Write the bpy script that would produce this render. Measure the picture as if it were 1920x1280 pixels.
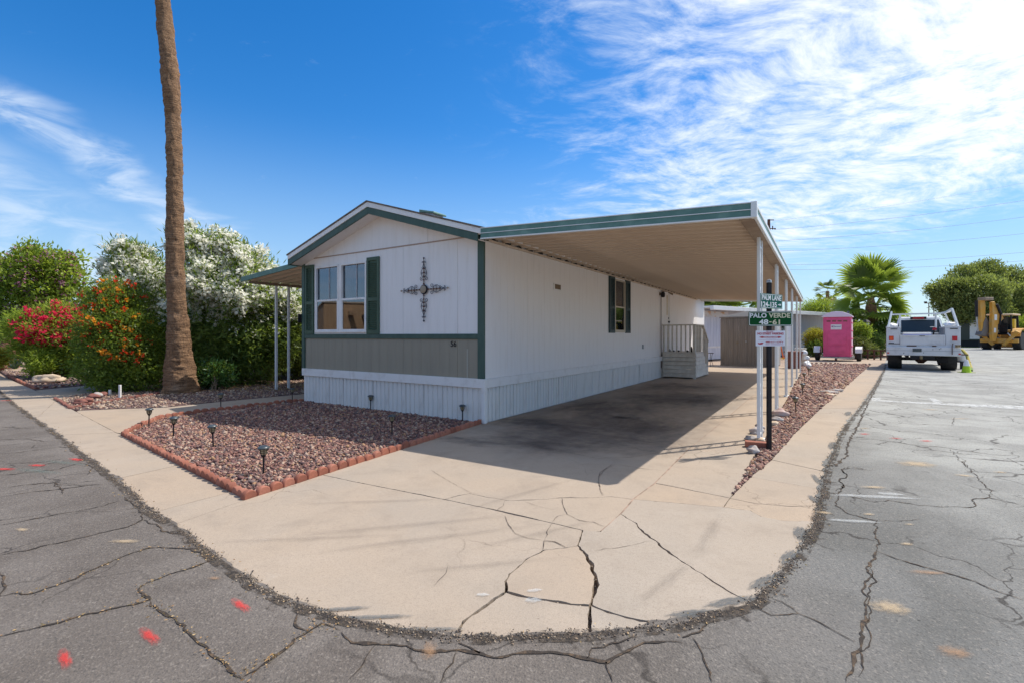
import bpy, bmesh, math, random
import numpy as np
from mathutils import Vector, Matrix, Quaternion, noise as mnoise
R = math.radians
random.seed(7); rng = np.random.default_rng(7)
for o in list(bpy.data.objects): bpy.data.objects.remove(o)
S = bpy.context.scene
COL = S.collection
# ------------------------------------------------------------------ camera
CAM_H = 1.3; F = 902.0; HY = 629.0
cd = bpy.data.cameras.new('camera'); cam = bpy.data.objects.new('camera', cd); COL.objects.link(cam)
cd.sensor_width = 36; cd.lens = F/1920*36; cd.clip_end = 3000; cd.clip_start = .05
cd.shift_y = -11/1920
cam.location = (0, 0, CAM_H); cam.rotation_euler = (R(90), 0, 0)
S.camera = cam
# ------------------------------------------------------------------ sun, sky, exposure
SUN_EL, SUN_AZ = 56.3, 67.8          # azimuth clockwise from +Y
SKY_STR = .135; SUN_STR = 4.3
S.view_settings.view_transform = 'Standard'; S.view_settings.look = 'None'
S.view_settings.exposure = 0.22; S.view_settings.gamma = 1; S.view_settings.use_curve_mapping = False
sd = Vector((math.sin(R(SUN_AZ))*math.cos(R(SUN_EL)), math.cos(R(SUN_AZ))*math.cos(R(SUN_EL)), math.sin(R(SUN_EL))))
sl = bpy.data.lights.new('sun', 'SUN'); sl.energy = SUN_STR; sl.angle = R(.53); sl.color = (1, .955, .88)
so = bpy.data.objects.new('sun', sl); COL.objects.link(so); so.location = (20, 10, 40)
so.rotation_euler = (-sd).to_track_quat('-Z', 'Y').to_euler()

class NT:
    """small node-building helper"""
    def __init__(s, tree): s.t = tree; s.n = tree.nodes; s.l = tree.links
    def new(s, kind, **kw):
        n = s.n.new(kind)
        for k, v in kw.items(): setattr(n, k, v)
        return n
    def put(s, sock, v):
        if isinstance(v, (int, float)): sock.default_value = v
        elif isinstance(v, (tuple, list)):
            if len(v) == 3 and sock.type == 'RGBA': v = (*v, 1)
            sock.default_value = v
        else: s.l.new(v, sock)
    def m(s, op, a, b=0.0, c=None, clamp=False):
        n = s.new('ShaderNodeMath', operation=op, use_clamp=clamp)
        s.put(n.inputs[0], a); s.put(n.inputs[1], b)
        if c is not None: s.put(n.inputs[2], c)
        return n.outputs[0]
    def ss(s, v, lo, hi):
        n = s.new('ShaderNodeMapRange', interpolation_type='SMOOTHSTEP')
        s.put(n.inputs[0], v); n.inputs[1].default_value = lo; n.inputs[2].default_value = hi
        return n.outputs[0]
    def mix(s, f, a, b, blend='MIX'):
        n = s.new('ShaderNodeMix', data_type='RGBA', blend_type=blend)
        s.put(n.inputs[0], f); s.put(n.inputs[6], a); s.put(n.inputs[7], b)
        return n.outputs[2]
    def noise(s, vec, scale, detail=4, rough=.55, dist=0.0):
        n = s.new('ShaderNodeTexNoise'); s.put(n.inputs['Vector'], vec)
        n.inputs['Scale'].default_value = scale; n.inputs['Detail'].default_value = detail
        n.inputs['Roughness'].default_value = rough; n.inputs['Distortion'].default_value = dist
        return n.outputs[0]
    def vor(s, vec, scale, feature='F1', out=0):
        n = s.new('ShaderNodeTexVoronoi', feature=feature); s.put(n.inputs['Vector'], vec)
        n.inputs['Scale'].default_value = scale
        return n.outputs[out]
    def xyz(s, x, y, z):
        n = s.new('ShaderNodeCombineXYZ'); s.put(n.inputs[0], x); s.put(n.inputs[1], y); s.put(n.inputs[2], z)
        return n.outputs[0]
    def mapping(s, vec, scale=(1, 1, 1), rot=(0, 0, 0), loc=(0, 0, 0)):
        n = s.new('ShaderNodeMapping'); s.put(n.inputs[0], vec)
        n.inputs['Scale'].default_value = scale; n.inputs['Rotation'].default_value = rot; n.inputs['Location'].default_value = loc
        return n.outputs[0]

W = bpy.data.worlds.new('World'); S.world = W; W.use_nodes = True
wt = NT(W.node_tree); W.node_tree.nodes.clear()
sky = wt.new('ShaderNodeTexSky', sky_type='NISHITA'); sky.sun_disc = False
sky.sun_elevation = R(SUN_EL); sky.sun_rotation = R(SUN_AZ); sky.altitude = 350; sky.air_density = 1.0; sky.dust_density = .35; sky.ozone_density = 2.2
tc = wt.new('ShaderNodeTexCoord'); sp = wt.new('ShaderNodeSeparateXYZ'); wt.l.new(tc.outputs['Generated'], sp.inputs[0])
X, Y, Z = sp.outputs
az = wt.m('ARCTAN2', X, Y); el = wt.m('ARCSINE', Z)                     # radians
zc = wt.m('ADD', wt.m('MAXIMUM', Z, 0.0), .12)
P = wt.xyz(wt.m('DIVIDE', X, zc), wt.m('DIVIDE', Y, zc), 0.0)           # point on a high cloud sheet
warp = wt.new('ShaderNodeTexNoise'); wt.put(warp.inputs['Vector'], P); warp.inputs['Scale'].default_value = 1.1
wv = wt.new('ShaderNodeVectorMath', operation='MULTIPLY_ADD'); wt.l.new(warp.outputs[1], wv.inputs[0]); wv.inputs[1].default_value = (.7, .7, 0); wt.l.new(P, wv.inputs[2])
PW = wv.outputs[0]
fine = wt.noise(wt.mapping(PW, (1.3, 1.9, 1), (0, 0, R(-38))), 4.4, 9, .68)
big = wt.noise(wt.mapping(PW, (.9, 1.5, 1), (0, 0, R(-30))), 1.1, 5, .55)
# broad cirrostratus sheet on the sun's side of the sky
edge = wt.m('ADD', az, wt.m('MULTIPLY', wt.m('SUBTRACT', big, .5), .7))
side = wt.ss(edge, -.12, .42)
low = wt.ss(wt.m('ADD', el, wt.m('MULTIPLY', wt.m('SUBTRACT', az, .75), -.26)), .13, .25)
sheet = wt.m('MULTIPLY', side, low)
core_ = wt.m('MULTIPLY', wt.ss(az, .42, .95), wt.ss(el, .12, .45))
c1 = wt.ss(wt.m('ADD', wt.m('MULTIPLY', fine, 1.25), wt.m('ADD', wt.m('MULTIPLY', sheet, .30), wt.m('MULTIPLY', core_, .32))), .62, 1.22)
c1 = wt.m('MULTIPLY', c1, wt.m('POWER', sheet, .6))
# long streaks on the other side
sv = wt.m('ADD', el, wt.m('MULTIPLY', az, .56))                         # line across the azimuth / elevation plane
sv = wt.m('ADD', sv, wt.m('MULTIPLY', wt.m('SUBTRACT', big, .5), .16))
st1 = wt.m('MULTIPLY', wt.ss(sv, -.185, -.145), wt.m('SUBTRACT', 1.0, wt.ss(sv, -.135, -.085)))
st2 = wt.m('SUBTRACT', 1.0, wt.ss(wt.m('ADD', el, wt.m('MULTIPLY', az, .62)), -.30, -.21))
left = wt.m('SUBTRACT', 1.0, wt.ss(az, -.62, -.40))
st2 = wt.m('MULTIPLY', st2, wt.ss(el, .02, .10))
strk = wt.m('MULTIPLY', wt.m('MAXIMUM', st1, wt.m('MULTIPLY', st2, .85)), left)
fs = wt.noise(wt.mapping(wt.xyz(az, el, 0.0), (3, 9, 1), (0, 0, R(-28)), (3, 1, 0)), 2.6, 9, .62, .6)
c2 = wt.m('MULTIPLY', strk, wt.ss(fs, .34, .66))
c3 = wt.m('MULTIPLY', wt.ss(fine, .62, .86), .22)
cl = wt.m('MINIMUM', wt.m('ADD', wt.m('MAXIMUM', wt.m('MULTIPLY', c1, .97), wt.m('MULTIPLY', c2, .62)), c3), 1.0)
hs = wt.new('ShaderNodeHueSaturation'); hs.inputs['Saturation'].default_value = 1.42; hs.inputs['Hue'].default_value = .504; hs.inputs['Value'].default_value = 1.14
wt.l.new(sky.outputs[0], hs.inputs['Color'])
haze_ = wt.m('MULTIPLY', wt.m('SUBTRACT', 1.0, wt.ss(el, -.02, .42)), .72)
clear = wt.mix(haze_, hs.outputs[0], (2.9, 4.1, 5.5))
ccol = wt.mix(wt.ss(az, -.2, 1.0), (5.4, 6.1, 7.0), (7.3, 7.5, 7.8))
final = wt.mix(cl, clear, ccol)
bg = wt.new('ShaderNodeBackground'); wt.l.new(final, bg.inputs[0]); bg.inputs[1].default_value = SKY_STR
wo = wt.new('ShaderNodeOutputWorld'); wt.l.new(bg.outputs[0], wo.inputs[0])

# ------------------------------------------------------------------ coordinates
def G(px, py, z=0.0):
    """ground point (height z) that the photograph shows at px, py"""
    D = F*(CAM_H - z)/(py - HY); return Vector(((px - 960)/F*D, D, z))
def A(px, py, D):
    """point at depth D seen at px, py"""
    return Vector(((px - 960)/F*D, D, CAM_H + (HY - py)/F*D))
HC = Vector((-.412, 7.15, 0)); HRZ = -math.atan2(.5415, .8407)
HA = Vector((.8407, -.5415, 0)); HB = Vector((.5415, .8407, 0))
def H(x, y, z=0.0): return HC + HA*x + HB*y + Vector((0, 0, z))

# ------------------------------------------------------------------ materials
def newmat(name):
    m = bpy.data.materials.new(name); m.use_nodes = True; nt = NT(m.node_tree)
    bs = m.node_tree.nodes['Principled BSDF']; return m, nt, bs
def mat(name, col, rough=.6, metal=0.0, col2=None, scale=4.0, bump=0.0, bscale=60.0, detail=5, stretch=(1, 1, 1), spec=.5, emis=None, lo=.35, hi=.65, coat=0.0, dist=.005):
    m, nt, bs = newmat(name)
    tc = nt.new('ShaderNodeTexCoord'); v = nt.mapping(tc.outputs['Object'], stretch)
    if col2 is not None:
        n = nt.noise(v, scale, detail, .6); nt.put(bs.inputs['Base Color'], nt.mix(nt.ss(n, lo, hi), col, col2))
    else: nt.put(bs.inputs['Base Color'], col)
    bs.inputs['Roughness'].default_value = rough; bs.inputs['Metallic'].default_value = metal
    bs.inputs['Specular IOR Level'].default_value = spec; bs.inputs['Coat Weight'].default_value = coat
    if bump:
        b = nt.new('ShaderNodeBump'); b.inputs['Strength'].default_value = bump; b.inputs['Distance'].default_value = dist
        nt.l.new(nt.noise(v, bscale, 5, .65), b.inputs['Height']); nt.l.new(b.outputs[0], bs.inputs['Normal'])
    return m
def leafmat(name, dark, light, trans=.35, rough=.5):
    m, nt, bs = newmat(name)
    at = nt.new('ShaderNodeAttribute', attribute_name='tint')
    c = nt.mix(at.outputs['Fac'], dark, light); nt.l.new(c, bs.inputs['Base Color']); bs.inputs['Roughness'].default_value = rough
    bs.inputs['Specular IOR Level'].default_value = .35
    tr = nt.new('ShaderNodeBsdfTranslucent'); nt.l.new(nt.mix(.35, c, (.5, .6, .05)), tr.inputs[0])
    mx = nt.new('ShaderNodeMixShader'); mx.inputs[0].default_value = trans
    nt.l.new(bs.outputs[0], mx.inputs[1]); nt.l.new(tr.outputs[0], mx.inputs[2])
    nt.l.new(mx.outputs[0], m.node_tree.nodes['Material Output'].inputs[0]); return m
def petalmat(name, a, b):
    m = leafmat(name, a, b, .5, .6)
    for n in m.node_tree.nodes:
        if n.type == 'BSDF_TRANSLUCENT':
            for l in list(n.inputs[0].links): m.node_tree.links.remove(l)
            n.inputs[0].default_value = (*b, 1)
    return m
M = {}
M['siding'] = mat('white_siding_paint', (.82, .785, .76), .62, col2=(.71, .66, .62), scale=1.6, bump=.1, bscale=26, stretch=(7, 7, .8), lo=.45, hi=.95)
M['skirt'] = mat('white_skirting_paint', (.75, .72, .68), .6, col2=(.52, .47, .42), scale=1.6, bump=.06, bscale=20, stretch=(3, 3, 1.0), lo=.5, hi=1.0)
M['white'] = mat('white_trim_paint', (.79, .765, .74), .5, col2=(.64, .60, .56), scale=5, bump=.15, bscale=30, lo=.45, hi=.8)
M['grey'] = mat('sage_grey_siding_paint', (.32, .285, .215), .65, col2=(.27, .24, .185), lo=.2, hi=.9, scale=1.5, bump=.1, bscale=24, stretch=(6, 6, .5))
M['green'] = mat('green_trim_paint', (.042, .083, .064), .6, col2=(.055, .102, .08), scale=3, bump=.2, bscale=20, stretch=(3, 3, .8))
M['shutter'] = mat('green_shutter_plastic', (.038, .076, .045), .55, col2=(.05, .095, .058), scale=3)
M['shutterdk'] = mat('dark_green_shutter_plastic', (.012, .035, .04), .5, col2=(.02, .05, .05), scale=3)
M['fascia'] = mat('weathered_green_metal', (.085, .185, .155), .5, col2=(.15, .27, .23), scale=4, bump=.1, bscale=12, lo=.4, hi=.72)
M['metal'] = mat('white_enamel_metal', (.74, .75, .74), .4, col2=(.60, .60, .57), scale=3, bump=.05, bscale=9, lo=.5, hi=.8)
M['pan'] = mat('beige_roof_pan_enamel', (.69, .56, .43), .5, col2=(.60, .48, .365), scale=1.2, stretch=(1, 3, 1))
M['beamtan'] = mat('stained_tan_beam', (.34, .25, .17), .6, col2=(.22, .15, .10), scale=3, bump=.1)
M['shingle'] = mat('brown_shingle', (.12, .09, .075), .9, col2=(.2, .16, .13), scale=14, bump=.5, bscale=40)
M['dark'] = mat('dark_interior', (.02, .02, .022), .9)
M['black'] = mat('black_painted_metal', (.012, .010, .012), .6, col2=(.02, .017, .019), scale=8, spec=.3)
M['curtain'] = mat('pale_curtain_cloth', (.55, .60, .66), .9, col2=(.40, .44, .5), scale=3, stretch=(12, 12, .2))
M['brass'] = mat('aged_brass', (.32, .24, .13), .5, .5, col2=(.2, .14, .08), scale=20)
M['ventbrown'] = mat('brown_vent_plastic', (.16, .10, .05), .6)
M['terracotta'] = mat('terracotta_concrete', (.36, .13, .08), .88, col2=(.24, .088, .06), scale=7, bump=.5, bscale=50)
M['darkterra'] = mat('dark_terracotta', (.26, .10, .07), .85, col2=(.18, .07, .055), scale=7, bump=.4, bscale=50)
M['lampglass'] = mat('yellowed_lamp_glass', (.42, .34, .2), .3)
M['solar'] = mat('grey_lamp_cap', (.045, .055, .062), .35, col2=(.07, .085, .09), scale=20)
M['trunkwood'] = mat('brown_stem_bark', (.12, .085, .055), .9, col2=(.2, .15, .11), scale=12, bump=.5)
M['rock'] = mat('grey_pink_rock', (.34, .27, .24), .85, col2=(.46, .42, .39), scale=9, bump=.7, bscale=30)
M['rockpink'] = mat('pink_banded_rock', (.46, .29, .25), .85, col2=(.55, .48, .44), scale=3, bump=.6, bscale=30, stretch=(1, 1, 6))
M['rocktan'] = mat('tan_rock', (.50, .36, .24), .85, col2=(.6, .47, .35), scale=6, bump=.6, bscale=30)
M['rubber'] = mat('black_tyre_rubber', (.018, .017, .017), .8, col2=(.035, .032, .03), scale=9, bump=.3)
M['rust'] = mat('rusty_steel', (.13, .06, .035), .8, col2=(.07, .04, .03), scale=20, bump=.3)
M['steel'] = mat('galvanised_steel', (.42, .43, .44), .42, .6, col2=(.3, .31, .33), scale=10)

# ------------------------------------------------------------------ mesh helpers
class MB:
    def __init__(s): s.v = []; s.f = []
    def add(s, vs, fs):
        n = len(s.v); s.v += [tuple(p) for p in vs]; s.f += [tuple(i + n for i in f) for f in fs]; return s
    def box(s, x0, x1, y0, y1, z0, z1):
        return s.add([(x0, y0, z0), (x1, y0, z0), (x1, y1, z0), (x0, y1, z0), (x0, y0, z1), (x1, y0, z1), (x1, y1, z1), (x0, y1, z1)],
                     [(0, 3, 2, 1), (4, 5, 6, 7), (0, 1, 5, 4), (1, 2, 6, 5), (2, 3, 7, 6), (3, 0, 4, 7)])
    def hexa(s, b, t):
        """4 bottom points, 4 top points (counter-clockwise from above)"""
        return s.add(list(b) + list(t), [(0, 3, 2, 1), (4, 5, 6, 7), (0, 1, 5, 4), (1, 2, 6, 5), (2, 3, 7, 6), (3, 0, 4, 7)])
    def bar(s, a, b, w, h, up=(0, 0, 1)):
        a = Vector(a); b = Vector(b); d = (b - a).normalized(); u = Vector(up)
        if abs(d.dot(u)) > .98: u = Vector((0, 1, 0))
        r = d.cross(u).normalized(); u = r.cross(d)
        q = [r*(-w/2) + u*(-h/2), r*(w/2) + u*(-h/2), r*(w/2) + u*(h/2), r*(-w/2) + u*(h/2)]
        return s.add([a + p for p in q] + [b + p for p in q], [(3, 2, 1, 0), (4, 5, 6, 7), (0, 1, 5, 4), (1, 2, 6, 5), (2, 3, 7, 6), (3, 0, 4, 7)])
    def tube(s, pts, r, n=8, cap=True):
        pts = [Vector(p) for p in pts]; k = len(pts); rr = r if isinstance(r, (list, tuple)) else [r]*k
        base = len(s.v); ref = None
        for i, p in enumerate(pts):
            d = (pts[min(i+1, k-1)] - pts[max(i-1, 0)]).normalized()
            if ref is None: ref = Vector((0, 0, 1)) if abs(d.z) < .9 else Vector((1, 0, 0))
            a = d.cross(ref).normalized(); b = a.cross(d); ref = b
            for j in range(n):
                t = 2*math.pi*j/n; s.v.append(tuple(p + (a*math.cos(t) + b*math.sin(t))*rr[i]))
        for i in range(k-1):
            for j in range(n):
                q = base + i*n; s.f.append((q+j, q+(j+1) % n, q+n+(j+1) % n, q+n+j))
        if cap: s.f.append(tuple(base + j for j in range(n))); s.f.append(tuple(base + (k-1)*n + n-1-j for j in range(n)))
        return s
    def lathe(s, prof, n=16, c=(0, 0, 0), axis='z'):
        base = len(s.v); k = len(prof)
        for r, z in prof:
            for j in range(n):
                t = 2*math.pi*j/n; x, y = r*math.cos(t), r*math.sin(t)
                p = (x, y, z) if axis == 'z' else ((z, x, y) if axis == 'x' else (x, z, y))
                s.v.append((p[0]+c[0], p[1]+c[1], p[2]+c[2]))
        for i in range(k-1):
            for j in range(n):
                q = base + i*n; s.f.append((q+j, q+(j+1) % n, q+n+(j+1) % n, q+n+j))
        s.f.append(tuple(base + n-1-j for j in range(n))); s.f.append(tuple(base + (k-1)*n + j for j in range(n)))
        return s
    def prism(s, poly, z0, z1):
        n = len(poly)
        return s.add([(p[0], p[1], z0) for p in poly] + [(p[0], p[1], z1) for p in poly],
                     [tuple(range(n-1, -1, -1)), tuple(range(n, 2*n))] + [(i, (i+1) % n, n+(i+1) % n, n+i) for i in range(n)])
    def prof(s, poly, a0, a1, axis='y'):
        """extrude an outline: axis 'y' -> poly in (x,z); axis 'x' -> poly in (y,z)"""
        n = len(poly); g = (lambda p, a: (p[0], a, p[1])) if axis == 'y' else (lambda p, a: (a, p[0], p[1]))
        return s.add([g(p, a0) for p in poly] + [g(p, a1) for p in poly],
                     [tuple(range(n-1, -1, -1)), tuple(range(n, 2*n))] + [(i, (i+1) % n, n+(i+1) % n, n+i) for i in range(n)])
    def mesh(s, name, m, bevel=0.0, smooth=False, seg=1):
        me = bpy.data.meshes.new(name); me.from_pydata(s.v, [], s.f); me.materials.append(m)
        bm = bmesh.new(); bm.from_mesh(me); bmesh.ops.recalc_face_normals(bm, faces=bm.faces[:])
        if bevel: bmesh.ops.bevel(bm, geom=[e for e in bm.edges if e.is_manifold and e.calc_face_angle(0) > .5], offset=bevel, segments=seg, affect='EDGES', profile=.5)
        if smooth:
            for f in bm.faces: f.smooth = True
            for e in bm.edges:
                if e.is_manifold and e.calc_face_angle(0) > .7: e.smooth = False
        bm.to_mesh(me); bm.free(); return me
    def build(s, name, m, parent=None, bevel=0.0, smooth=False, loc=None, seg=1):
        return link(name, s.mesh(name, m, bevel, smooth, seg), parent, loc)
def link(name, me, parent=None, loc=None, rot=None, scale=None):
    o = bpy.data.objects.new(name, me); COL.objects.link(o)
    if parent is not None: o.parent = parent
    if loc is not None: o.location = loc
    if rot is not None: o.rotation_euler = rot
    if scale is not None: o.scale = scale
    return o
def tag(o, label=None, cat=None, group=None, kind=None):
    if label: o['label'] = label
    if cat: o['category'] = cat
    if group: o['group'] = group
    if kind: o['kind'] = kind
    return o
def thing(name, label, cat, loc=(0, 0, 0), rz=0.0, group=None):
    o = bpy.data.objects.new(name, None); COL.objects.link(o); o.empty_display_size = .2
    o.location = loc; o.rotation_euler = (0, 0, rz); return tag(o, label, cat, group)
def structure(o): o['kind'] = 'structure'; return o
def copy_tree(o, parent=None):
    c = o.copy(); COL.objects.link(c); c.parent = parent
    for ch in list(o.children): copy_tree(ch, c)
    return c
def smooth_closed(me):
    for p in me.polygons: p.use_smooth = True
    return me
def np_mesh(name, V, Fc, m, tint=None, smooth=False):
    V = np.asarray(V, np.float32); Fc = np.asarray(Fc, np.int32); k = Fc.shape[1]; n = len(Fc)
    me = bpy.data.meshes.new(name); me.vertices.add(len(V)); me.vertices.foreach_set('co', V.ravel())
    me.loops.add(n*k); me.loops.foreach_set('vertex_index', Fc.ravel())
    me.polygons.add(n); me.polygons.foreach_set('loop_start', np.arange(0, n*k, k, dtype=np.int32))
    try: me.polygons.foreach_set('loop_total', np.full(n, k, np.int32))
    except Exception: pass
    me.materials.append(m); me.update(calc_edges=True)
    if tint is not None:
        a = me.attributes.new('tint', 'FLOAT', 'FACE'); a.data.foreach_set('value', np.asarray(tint, np.float32))
    if smooth: me.polygons.foreach_set('use_smooth', np.ones(n, bool))
    return me
def unit(v): return v/np.maximum(np.linalg.norm(v, axis=1, keepdims=True), 1e-9)
def leaf_mesh(name, C, Dr, L, Wd, m, tint, face=None):
    """one kite-shaped leaf per centre"""
    n = len(C); Dr = unit(Dr); nn_ = rng.normal(size=(n, 3))
    if face is not None: nn_ = nn_*.55 + np.asarray(face)
    sdv = unit(np.cross(Dr, nn_)); up = np.cross(sdv, Dr)
    L = np.broadcast_to(np.asarray(L, float).reshape(-1, 1), (n, 1)); Wd = np.broadcast_to(np.asarray(Wd, float).reshape(-1, 1), (n, 1))
    mid = C + Dr*L*.45
    V = np.stack([C, mid + sdv*Wd/2 + up*Wd*.18, C + Dr*L, mid - sdv*Wd/2 + up*Wd*.18], 1).reshape(-1, 3)
    return np_mesh(name, V, np.arange(4*n).reshape(n, 4), m, tint)
def clump_points(blobs, nclump, per, spread=.22, shell=.55, keep=None):
    B = np.array([(b[0], b[1], b[2], b[3]) for b in blobs]); w = B[:, 3]**2; w = w/w.sum()
    idx = rng.choice(len(B), nclump, p=w); d = unit(rng.normal(size=(nclump, 3))); rad = shell + (1-shell)*rng.random((nclump, 1))**.6
    cc = B[idx, :3] + d*B[idx, 3:4]*rad*np.array([1, 1, .92])
    cc = cc[cc[:, 2] > .12]; idx = idx[:len(cc)]; d = d[:len(cc)]
    sizes = (.6 + .8*rng.random((len(cc), 1)))*spread
    ids = np.repeat(np.arange(len(cc)), per); p = cc[ids] + rng.normal(size=(len(ids), 3)).clip(-1.7, 1.7)*sizes[ids]*np.array([1, 1, .75])
    ctr = B[:, :3].mean(0); out = unit(p - ctr)
    tintc = rng.random(len(cc))[ids]
    k = p[:, 2] > .03
    return p[k], out[k], tintc[k], cc
def foliage(parent, blobs, nclump, per, L, Wd, m, name='foliage', spread=.22, droop=0.0, shell=.55, upbias=.3):
    p, out, tc_, cc = clump_points(blobs, nclump, per, spread, shell)
    d = out*.8 + rng.normal(size=p.shape)*.75 + np.array([0, 0, upbias - droop])
    n = len(p); t = np.clip(.55*tc_ + .45*rng.random(n), 0, 1)
    me = leaf_mesh(name, p, d, L*(.7 + .6*rng.random(n)), Wd*(.7 + .6*rng.random(n)), m, t, unit(out + np.array([.35, .0, .75])))
    o = link(name, me, parent); return o, cc
def flowers(parent, pts, per, spread, size, m, name='blossoms'):
    pts = np.asarray(pts); ids = np.repeat(np.arange(len(pts)), per); n = len(ids)
    p = pts[ids] + rng.normal(size=(n, 3))*spread
    me = leaf_mesh(name, p, rng.normal(size=(n, 3)) + np.array([0, -.5, .4]), size*(.7+.6*rng.random(n)), size*(.8+.5*rng.random(n)), m, rng.random(n), (.45, -.35, .8))
    return link(name, me, parent)
def branches(parent, base, tips, r=.03, m=None, name='stem', sub=3):
    b = MB(); base = Vector(base)
    for t in tips:
        t = Vector(t); mid = base.lerp(t, .5) + Vector((random.uniform(-.15, .15), random.uniform(-.15, .15), .12))
        b0 = base + Vector((random.uniform(-.12, .12), random.uniform(-.12, .12), 0))
        b.tube([b0, b0.lerp(mid, .5) + Vector((0, 0, .05)), mid, t], [r, r*.85, r*.6, r*.25], 6)
    return b.build(name, m or M['trunkwood'], parent, smooth=True)
def in_poly(P2, poly):
    x, y = P2[:, 0], P2[:, 1]; ins = np.zeros(len(P2), bool); n = len(poly)
    for i in range(n):
        x1, y1 = poly[i][0], poly[i][1]; x2, y2 = poly[(i+1) % n][0], poly[(i+1) % n][1]
        c = ((y1 > y) != (y2 > y)) & (x < (x2-x1)*(y-y1)/((y2-y1) + 1e-12) + x1); ins ^= c
    return ins
_t = (1+5**.5)/2
ICO_V = unit(np.array([(-1, _t, 0), (1, _t, 0), (-1, -_t, 0), (1, -_t, 0), (0, -1, _t), (0, 1, _t), (0, -1, -_t), (0, 1, -_t), (_t, 0, -1), (_t, 0, 1), (-_t, 0, -1), (-_t, 0, 1)], float))
ICO_F = np.array([(0, 11, 5), (0, 5, 1), (0, 1, 7), (0, 7, 10), (0, 10, 11), (1, 5, 9), (5, 11, 4), (11, 10, 2), (10, 7, 6), (7, 1, 8), (3, 9, 4), (3, 4, 2), (3, 2, 6), (3, 6, 8), (3, 8, 9), (4, 9, 5), (2, 4, 11), (6, 2, 10), (8, 6, 7), (9, 8, 1)])
def stones(name, C, size, m, flat=.6):
    n = len(C); sc = size.reshape(n, 1, 1)*(.6 + .8*rng.random((n, 1, 3))); sc[:, :, 2] *= flat
    V = ICO_V[None]*sc*(1 + .22*rng.normal(size=(n, 12, 1)).clip(-1, 1))
    q = rng.normal(size=(n, 4)); q[:, 1:3] *= .35; q /= np.linalg.norm(q, axis=1, keepdims=True); w, x, y, z = q.T
    Rm = np.stack([1-2*(y*y+z*z), 2*(x*y-z*w), 2*(x*z+y*w), 2*(x*y+z*w), 1-2*(x*x+z*z), 2*(y*z-x*w), 2*(x*z-y*w), 2*(y*z+x*w), 1-2*(x*x+y*y)], 1).reshape(n, 3, 3)
    V = np.einsum('nij,nkj->nki', Rm, V) + C[:, None, :]
    Fc = (ICO_F[None] + (np.arange(n)*12)[:, None, None]).reshape(-1, 3)
    return np_mesh(name, V.reshape(-1, 3), Fc, m, np.repeat(rng.random(n), 20))
def boulder(name, size, m, seed=0, sub=3):
    bm = bmesh.new(); bmesh.ops.create_icosphere(bm, subdivisions=sub, radius=1)
    for v in bm.verts:
        n = mnoise.noise(v.co*1.3 + Vector((seed*3.1, seed, 0)))*.45 + mnoise.noise(v.co*3.1 + Vector((seed, 0, seed)))*.16
        v.co = Vector((v.co.x*size[0], v.co.y*size[1], v.co.z*size[2]))*(1+n)
    me = bpy.data.meshes.new(name); bm.to_mesh(me); bm.free(); me.materials.append(m)
    for p in me.polygons: p.use_smooth = True
    return me
def text_fit(body, w, h, m, bold=.03):
    me = text_mesh(body, 1.0, m, extrude=.012, bold=bold); xs = [v.co.x for v in me.vertices]; ys = [v.co.y for v in me.vertices]
    cx_, cy_, kx, ky = (min(xs)+max(xs))/2, (min(ys)+max(ys))/2, w/(max(xs)-min(xs)), h/(max(ys)-min(ys))
    for v in me.vertices: v.co = ((v.co.x-cx_)*kx, (v.co.y-cy_)*ky, v.co.z*.05)
    return me
def text_mesh(body, size, m, offset=0.0, extrude=.001, sx=1.0, bold=0.0):
    c = bpy.data.curves.new('lettering', 'FONT'); c.body = body; c.size = size; c.align_x = 'CENTER'; c.align_y = 'CENTER'
    c.extrude = extrude; c.offset = bold; c.resolution_u = 3
    o = bpy.data.objects.new('lettering', c); COL.objects.link(o); bpy.context.view_layer.update()
    me = bpy.data.meshes.new_from_object(o.evaluated_get(bpy.context.evaluated_depsgraph_get()))
    bpy.data.objects.remove(o); bpy.data.curves.remove(c); me.materials.clear(); me.materials.append(m)
    for v in me.vertices: v.co.x *= sx
    return me
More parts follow.
